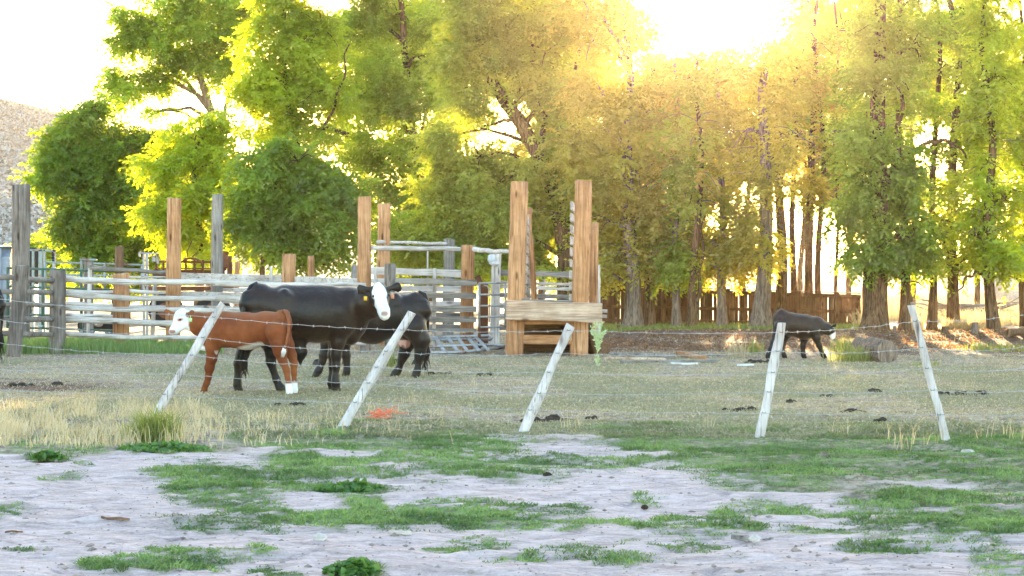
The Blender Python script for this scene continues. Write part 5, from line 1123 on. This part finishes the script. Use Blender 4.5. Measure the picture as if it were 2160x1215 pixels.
def colD(V):
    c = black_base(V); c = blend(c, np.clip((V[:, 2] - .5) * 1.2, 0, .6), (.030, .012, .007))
    cx = L(1751, 702, -.04); nose = L(1758, 714, -.05); t = (V - cx) @ (nose - cx) / ((nose - cx) @ (nose - cx))
    c = blend(c, np.clip((t - .2) * 6, 0, 1) * (V[:, 0] > L(1744, 700)[0]) * (V[:, 2] > .2), WHITE)
    d, _ = seg_d(V, L(1703, 711), L(1710, 712)); c = blend(c, (.05 - d) * 40, (.4, .36, .3)); return c
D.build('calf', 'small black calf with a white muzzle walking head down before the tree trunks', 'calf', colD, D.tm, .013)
D.part(MB().ball(L(1757, 697, -.10), .012, 1), 'eye', M['eye'])
D.part(MB().tube([L(1645, 655), L(1638, 660), L(1634, 672), L(1632, 700), L(1630, 715)], [.026, .028, .022, .016, .014], 8), 'tail', D.tm)

# ------------------------------------------------------------------ small things lying about
def log_thing(nm, label, cat, a, b_, r, mtl, seed, rough=.16, sides=16, group=None, end=None):
    t = tag(MB().tube([a.lerp(b_, q / 8) for q in range(9)], [r * (1 + .06 * math.sin(q * 1.7 + seed)) for q in range(9)], sides, rough, seed, freq=2.2).build(nm, mtl, None, False), label, cat, group); return t
a = G(1822, 757); b_ = G(1868, 764); a.z = .19; b_.z = .19
log_thing('fallen_log', 'short thick weathered log lying before the biggest tree', 'log', a + Vector((0, .2, 0)), b_ + Vector((0, -.2, 0)), .205, M['bark_grey'], 3, .3, 22)
for k, (u, v, wd, hh, lb) in enumerate([(1887, 713, 8, 14, 'small square stump between the two trunks right of the biggest tree'), (1993, 713, 15, 15, 'dark stubby stump beside the wide orange-lit trunk'), (2056, 714, 15, 24, 'round pale stump halfway between the two right trunks'),
                                   (2137, 716, 6, 11, 'tiny stump near the right edge'), (2155, 716, 13, 18, 'broad stump at the right edge'), (1303, 700, 7, 14, 'slim stump left of the thick pale trunk'), (1330, 700, 3, 3, None)]):
    if lb is None: continue
    p = G(u, v); r = wd / 2 / FPX * p.y; h_ = hh / FPX * p.y
    z0 = float(ground_z(p.x, p.y))
    tag(MB().tube([p + Vector((0, 0, z0 - .05)), p + Vector((0, 0, z0 + h_ * .5)), p + Vector((.01, 0, z0 + h_ * .96)), p + Vector((.01, 0, z0 + h_))], [r * 1.15, r, r * .97, r * .85], 14, .2, k, freq=2).build('tree_stump', M['bark'] if k % 2 else M['bark_grey'], None), lb, 'stump', 'stumps along the tree row')
# planks and driftwood on the dirt
def board(u0, v0, u1, v1, wd, th, mtl, lb, cat='board', lift=.03, seed=0):
    a, b_ = G(u0, v0), G(u1, v1); a.z = b_.z = lift + float(ground_z((a.x + b_.x) / 2, (a.y + b_.y) / 2))
    return tag(MB().bar(a, b_, wd, th, jit=.006, seed=seed, segs=6).build('board' if cat == 'board' else cat, mtl, None), lb, cat)
board(1290, 752, 1420, 757, .14, .06, gx, 'pale squared timber lying on the dirt right of the loading chute', 'board', .07, 1)
board(1278, 758, 1400, 761, .14, .04, M['beam'], 'flat pale board half buried in front of the squared timber', 'board', .04, 2)
board(1430, 749, 1485, 760, .10, .08, ox, 'brown beam slanting across the end of the pale timber', 'beam', .06, 3)
board(1310, 768, 1512, 766, .16, .05, gx, 'long dull plank lying in the straw below the timbers', 'plank', .03, 4)
board(1415, 771, 1472, 771, .08, .03, M['whitepaint'], 'bright white board scrap at the end of the long plank', 'board', .05, 5)
board(1555, 774, 1590, 774, .07, .03, M['whitepaint'], 'small white board scrap left of the second last stake', 'board', .03, 6)
board(820, 1131, 868, 1131, .045, .025, M['pale_x'], 'pale split stick lying on the sand below the long green patch', 'stick', .02, 7)
board(215, 1103, 272, 1105, .02, .015, M['brown_x'], 'thin brown stick lying on the bare sand at left', 'stick', .012, 8)
board(1545, 1133, 1598, 1137, .05, .035, M['grey_x'], 'grey driftwood piece lying on the sand at lower right', 'driftwood', .02, 9)
board(12, 1119, 48, 1121, .015, .012, M['brown_x'], 'short dark twig on the sand at the left edge', 'stick', .012, 10)
board(235, 1033, 255, 1042, .02, .01, px_, 'tiny pale splinter on the sand left of the first green patch', 'stick', .012, 11)
for k, (u, v, r, lb) in enumerate([(2042, 962, .05, 'pale pointed stone in the grass near the rightmost stake'), (1592, 1141, .03, 'small pale stone touching the driftwood'), (675, 1140, .035, 'tan pebble on the sand below the fence of stakes'), (1155, 1006, .03, 'small black clod at the upper edge of the bare sand'), (1690, 996, .025, 'small pale pebble in the grass right of the fourth stake'),
                               (1360, 1072, .02, 'dark pebble on the wide bare sand')]):
    p = G(u, v); p.z = r * .4; tag(MB().ball(p, (r * 1.3, r, r * .9), k, .35).build('stone', M['stone'] if 'black' not in lb and 'dark' not in lb else M['dung'], None), lb, 'stone')
DG = [(1170, 887, .50, 'widest crumbled dung heap just right of the third stake'), (1112, 888, .18, 'small dung pat just left of the third stake'), (1244, 884, .10, 'lone small dung pat right of the wide heap'), (612, 857, .32, 'dark dung heap below the red calf'), (925, 790, .34, 'dung heap right of the tail of the rear cow'),
      (1022, 793, .2, 'reddish dung pat below the lying steel panel'), (1560, 867, .36, 'dung heap left of the fourth stake'), (1668, 848, .14, 'crusty dung pat right of the fourth stake'), (1745, 838, .18, 'dung pat between the fourth and fifth stakes'), (1798, 869, .26, 'flat dung pat nearer the fifth stake'), (1845, 828, .2, 'flat dung pat above the others by the fifth stake'),
      (2025, 833, .62, 'long dark dung heap right of the fifth stake'), (45, 814, .34, 'dark dirt clod heap at the far left'), (120, 812, .2, 'smaller dark clod right of the far left heap'), (1855, 887, .12, 'tiny dark clod nearest the fifth stake'), (1600, 765, .5, 'muddy clod heap under the hind feet of the black calf')]
for k, (u, v, wd, lb) in enumerate(DG):
    p = G(u, v); rg = random.Random(k); mb = MB()
    mb.ball(p + Vector((0, 0, .0)), (wd * .55, wd * .4, .022), k, .5, 14, 6)
    for q in range(max(3, int(wd * 26))):
        o_ = Vector((max(-.5, min(.5, rg.gauss(0, .28))) * wd, max(-.4, min(.4, rg.gauss(0, .25))) * wd, 0)); r = rg.uniform(.02, .05) * (1 if wd > .15 else .8); mb.ball(p + o_ + Vector((0, 0, r * .3)), (r * 1.4, r * 1.3, r * .8), q + k * 20, .5, 9, 6)
    tag(mb.build('dung_heap', M['dung'], None), lb, 'dung')
# orange baling twine
p = G(806, 884); mb = MB(); rg = random.Random(8)
for q in range(34):
    a_ = rg.uniform(0, 6.28); c0 = p + Vector((rg.gauss(0, .045), rg.gauss(0, .04), rg.uniform(.01, .075))); Q = []
    for i in range(9):
        a_ += rg.uniform(-.9, 1.1); c0 = c0 + Vector((math.cos(a_) * .020, math.sin(a_) * .018, rg.uniform(-.012, .016))); c0.z = max(c0.z, .008); Q.append(c0.copy())
    mb.tube(Q, .0055, 5)
tag(mb.build('twine_bundle', M['twine'], None), 'tangle of orange red baling twine lying in the grass beside the second stake', 'twine')
# grass tuft at the first stake
p = G(322, 932); rng = np.random.RandomState(3); n = 420
o = blades('grass_tuft', p.x + rng.normal(0, .10, n), p.y + rng.normal(0, .08, n), .34, .010, .62, M['grass_olive'], 77, hue=rng.uniform(0, 1, n)); tag(o, 'tall olive grass tuft at the foot of the leftmost stake', 'grass tuft')
# leafy weeds
def weed(label, u, v, rx, ry, h_, nn, seed):
    p = G(u, v); rng = np.random.RandomState(seed); r1 = rx / FPX * p.y; n = nn
    a_ = rng.uniform(0, 6.28, n); q = rng.uniform(0, 1, n) ** .5; cx = p.x + np.cos(a_) * q * r1; cy = p.y + np.sin(a_) * q * r1 * .8; cz = h_ * (1 - q ** 2 * .8) * rng.uniform(.25, 1, n) * (.5 + fbm(cx * 6, cy * 6, None, seed)) + .015
    K_ = 7; an = np.linspace(0, 2 * math.pi, K_, endpoint=False); r_ = rng.uniform(.014, .034, n)
    e1 = rng.normal(0, 1, (n, 3)); e1[:, 2] *= .4; e1 /= np.linalg.norm(e1, axis=1)[:, None]; nn_ = rng.normal(0, .5, (n, 3)) + np.array([0, -.3, 1]); e2 = np.cross(nn_, e1); e2 /= np.linalg.norm(e2, axis=1)[:, None]
    V = np.stack([cx, cy, cz], 1)[:, None] + (e1[:, None] * np.cos(an)[None, :, None] + e2[:, None] * np.sin(an)[None, :, None]) * r_[:, None, None] * (1 + .2 * np.cos(an * 3))[None, :, None]
    F = np.arange(n * K_).reshape(-1, K_)
    return tag(mkobj('leafy_weed', V.reshape(-1, 3), F, M['weed'], None, False, np.repeat(rng.uniform(0, 1, n), K_)), label, 'weed')
weed('low round-leaved weed clump on the sand above the long green patch', 735, 1040, 75, 20, .08, 700, 1)
weed('round-leaved mallow clump cut by the lower edge of the picture', 742, 1212, 55, 16, .06, 420, 2)
weed('wide leafy weed mat at the foot of the olive grass tuft', 345, 953, 95, 14, .06, 900, 3)
weed('small leafy weed mat left of the olive grass tuft', 100, 972, 34, 8, .07, 260, 4)
# thistle by the chute
p = G(1262, 773); t = thing('thistle', 'pale green branching thistle standing right of the loading chute', 'weed', p)
mb = MB(); st = []
for (u0, v0, u1, v1) in ((1261, 774, 1259, 730), (1259, 735, 1256, 682), (1260, 728, 1270, 682), (1258, 720, 1248, 700), (1263, 715, 1276, 700), (1258, 710, 1247, 690), (1260, 740, 1270, 712)):
    a, b_ = Wp(u0, v0, p.y), Wp(u1, v1, p.y); mb.tube([a, a.lerp(b_, .5) + Vector((.005, 0, 0)), b_], [.012, .009, .005], 6); st.append((a, b_))
mb.build('stem', M['paleweed'], t); rg = random.Random(4); V = []; 
for a, b_ in st:
    for q in range(26):
        c0 = a.lerp(b_, rg.random()); an = rg.uniform(0, 6.28); d = Vector((math.cos(an), math.sin(an) * .6, rg.uniform(.2, 1.2))).normalized(); s_ = Vector((-d.z, rg.uniform(-.4, .4), d.x)).normalized(); l = rg.uniform(.035, .09)
        V += [c0, c0 + d * l * .5 + s_ * .011, c0 + d * l, c0 + d * l * .5 - s_ * .011]
mkobj('leaves', np.array([tuple(v) for v in V]), np.arange(len(V)).reshape(-1, 4), M['paleweed'], t, False, np.random.RandomState(1).uniform(0, 1, len(V)))
# yellow weeds in the sun patches
for k, (u, v, h_, n, sp, mt, lb) in enumerate([(1555, 752, .3, 90, .10, 'grass_dry', 'dry yellow grass tuft left of the black calf'), (1590, 745, .3, 70, .08, 'grass_olive', 'yellow-green grass tuft touching the calf\'s hind feet'), (1800, 762, .28, 260, .2, 'grass_olive', 'sunlit green tuft left of the fallen log'), (1790, 738, .28, 200, .18, 'grass_olive', 'yellow-green tuft behind the fallen log'),
                                       (2075, 742, .2, 160, .22, 'grass_olive', 'low green tuft below the leaning right trunk'), (1960, 772, .1, 80, .15, 'grass_olive', 'tiny green tuft right of the fallen log'), (2140, 740, .2, 120, .2, 'grass_olive', 'low green tuft by the right edge'), (823, 775, .35, 60, .07, 'grass_olive', 'spindly yellow-green weed between the rear cow\'s legs')]):
    p = G(u, v); rng = np.random.RandomState(90 + k)
    o = blades('grass_tuft', p.x + rng.normal(0, sp, n), p.y + rng.normal(0, sp, n), h_, .013, .6, M[mt], 80 + k); tag(o, lb, 'grass tuft')
# dusty meadow things beyond the trees
p = G(2133, 655); tag(MB().tube([Vector((p.x - .5, p.y, .62)), Vector((p.x + .4, p.y + .5, .62))], .62, 26, .06, 4).build('hay_bale', M['stone'], None), 'hazy round bale in the sunlit meadow near the right edge', 'hay bale')
bp = thing('brush_pile', 'heap of bare grey branches in the sunlit meadow between two right trunks', 'brush pile', G(2055, 672))
mb = MB(); rg = random.Random(6); c0 = G(2055, 672)
for q in range(26):
    a = c0 + Vector((rg.uniform(-1.0, .9), rg.uniform(-.5, .5), rg.uniform(.05, .35))); an = rg.uniform(-.6, .6); L_ = rg.uniform(.7, 2.0); sgn = rg.choice((-1, 1))
    mb.tube([a, a + Vector((sgn * L_ * .5, rg.uniform(-.2, .2), L_ * .2 * an + .12)), a + Vector((sgn * L_, rg.uniform(-.3, .3), L_ * .35 * abs(an) + .1))], [.05, .035, .012], 6, .2, q)
mb.build('branches', M['grey_x'], bp)
a = G(2125, 722); b_ = G(2165, 716); a.z = b_.z = .2; log_thing('tree_root', 'brown half rotten log on the ground at the right edge under the stumps', 'log', a, b_, .09, M['bark'], 5, .3)

# ------------------------------------------------------------------ dusty evening air
m = bpy.data.materials.new('dusty air'); m.use_nodes = True; nt = m.node_tree; nt.nodes.remove(nt.nodes['Principled BSDF'])
pv = nt.nodes.new('ShaderNodeVolumePrincipled'); pv.inputs['Density'].default_value = HAZE; pv.inputs['Anisotropy'].default_value = .9; pv.inputs['Color'].default_value = (0.52, 0.43, 0.31, 1)
nt.links.new(pv.outputs[0], nt.nodes['Material Output'].inputs['Volume'])
lo, hi = (-1600, -80, -3), (1600, 5200, 34)
V = [(x, y, z) for x in (lo[0], hi[0]) for y in (lo[1], hi[1]) for z in (lo[2], hi[2])]
F = [(0, 1, 3, 2), (4, 6, 7, 5), (0, 4, 5, 1), (2, 3, 7, 6), (0, 2, 6, 4), (1, 5, 7, 3)]
if HAZE > 0:
    o = mkobj('haze', V, F, m, None, False, None, (0, 0, 0)); o['kind'] = 'stuff'
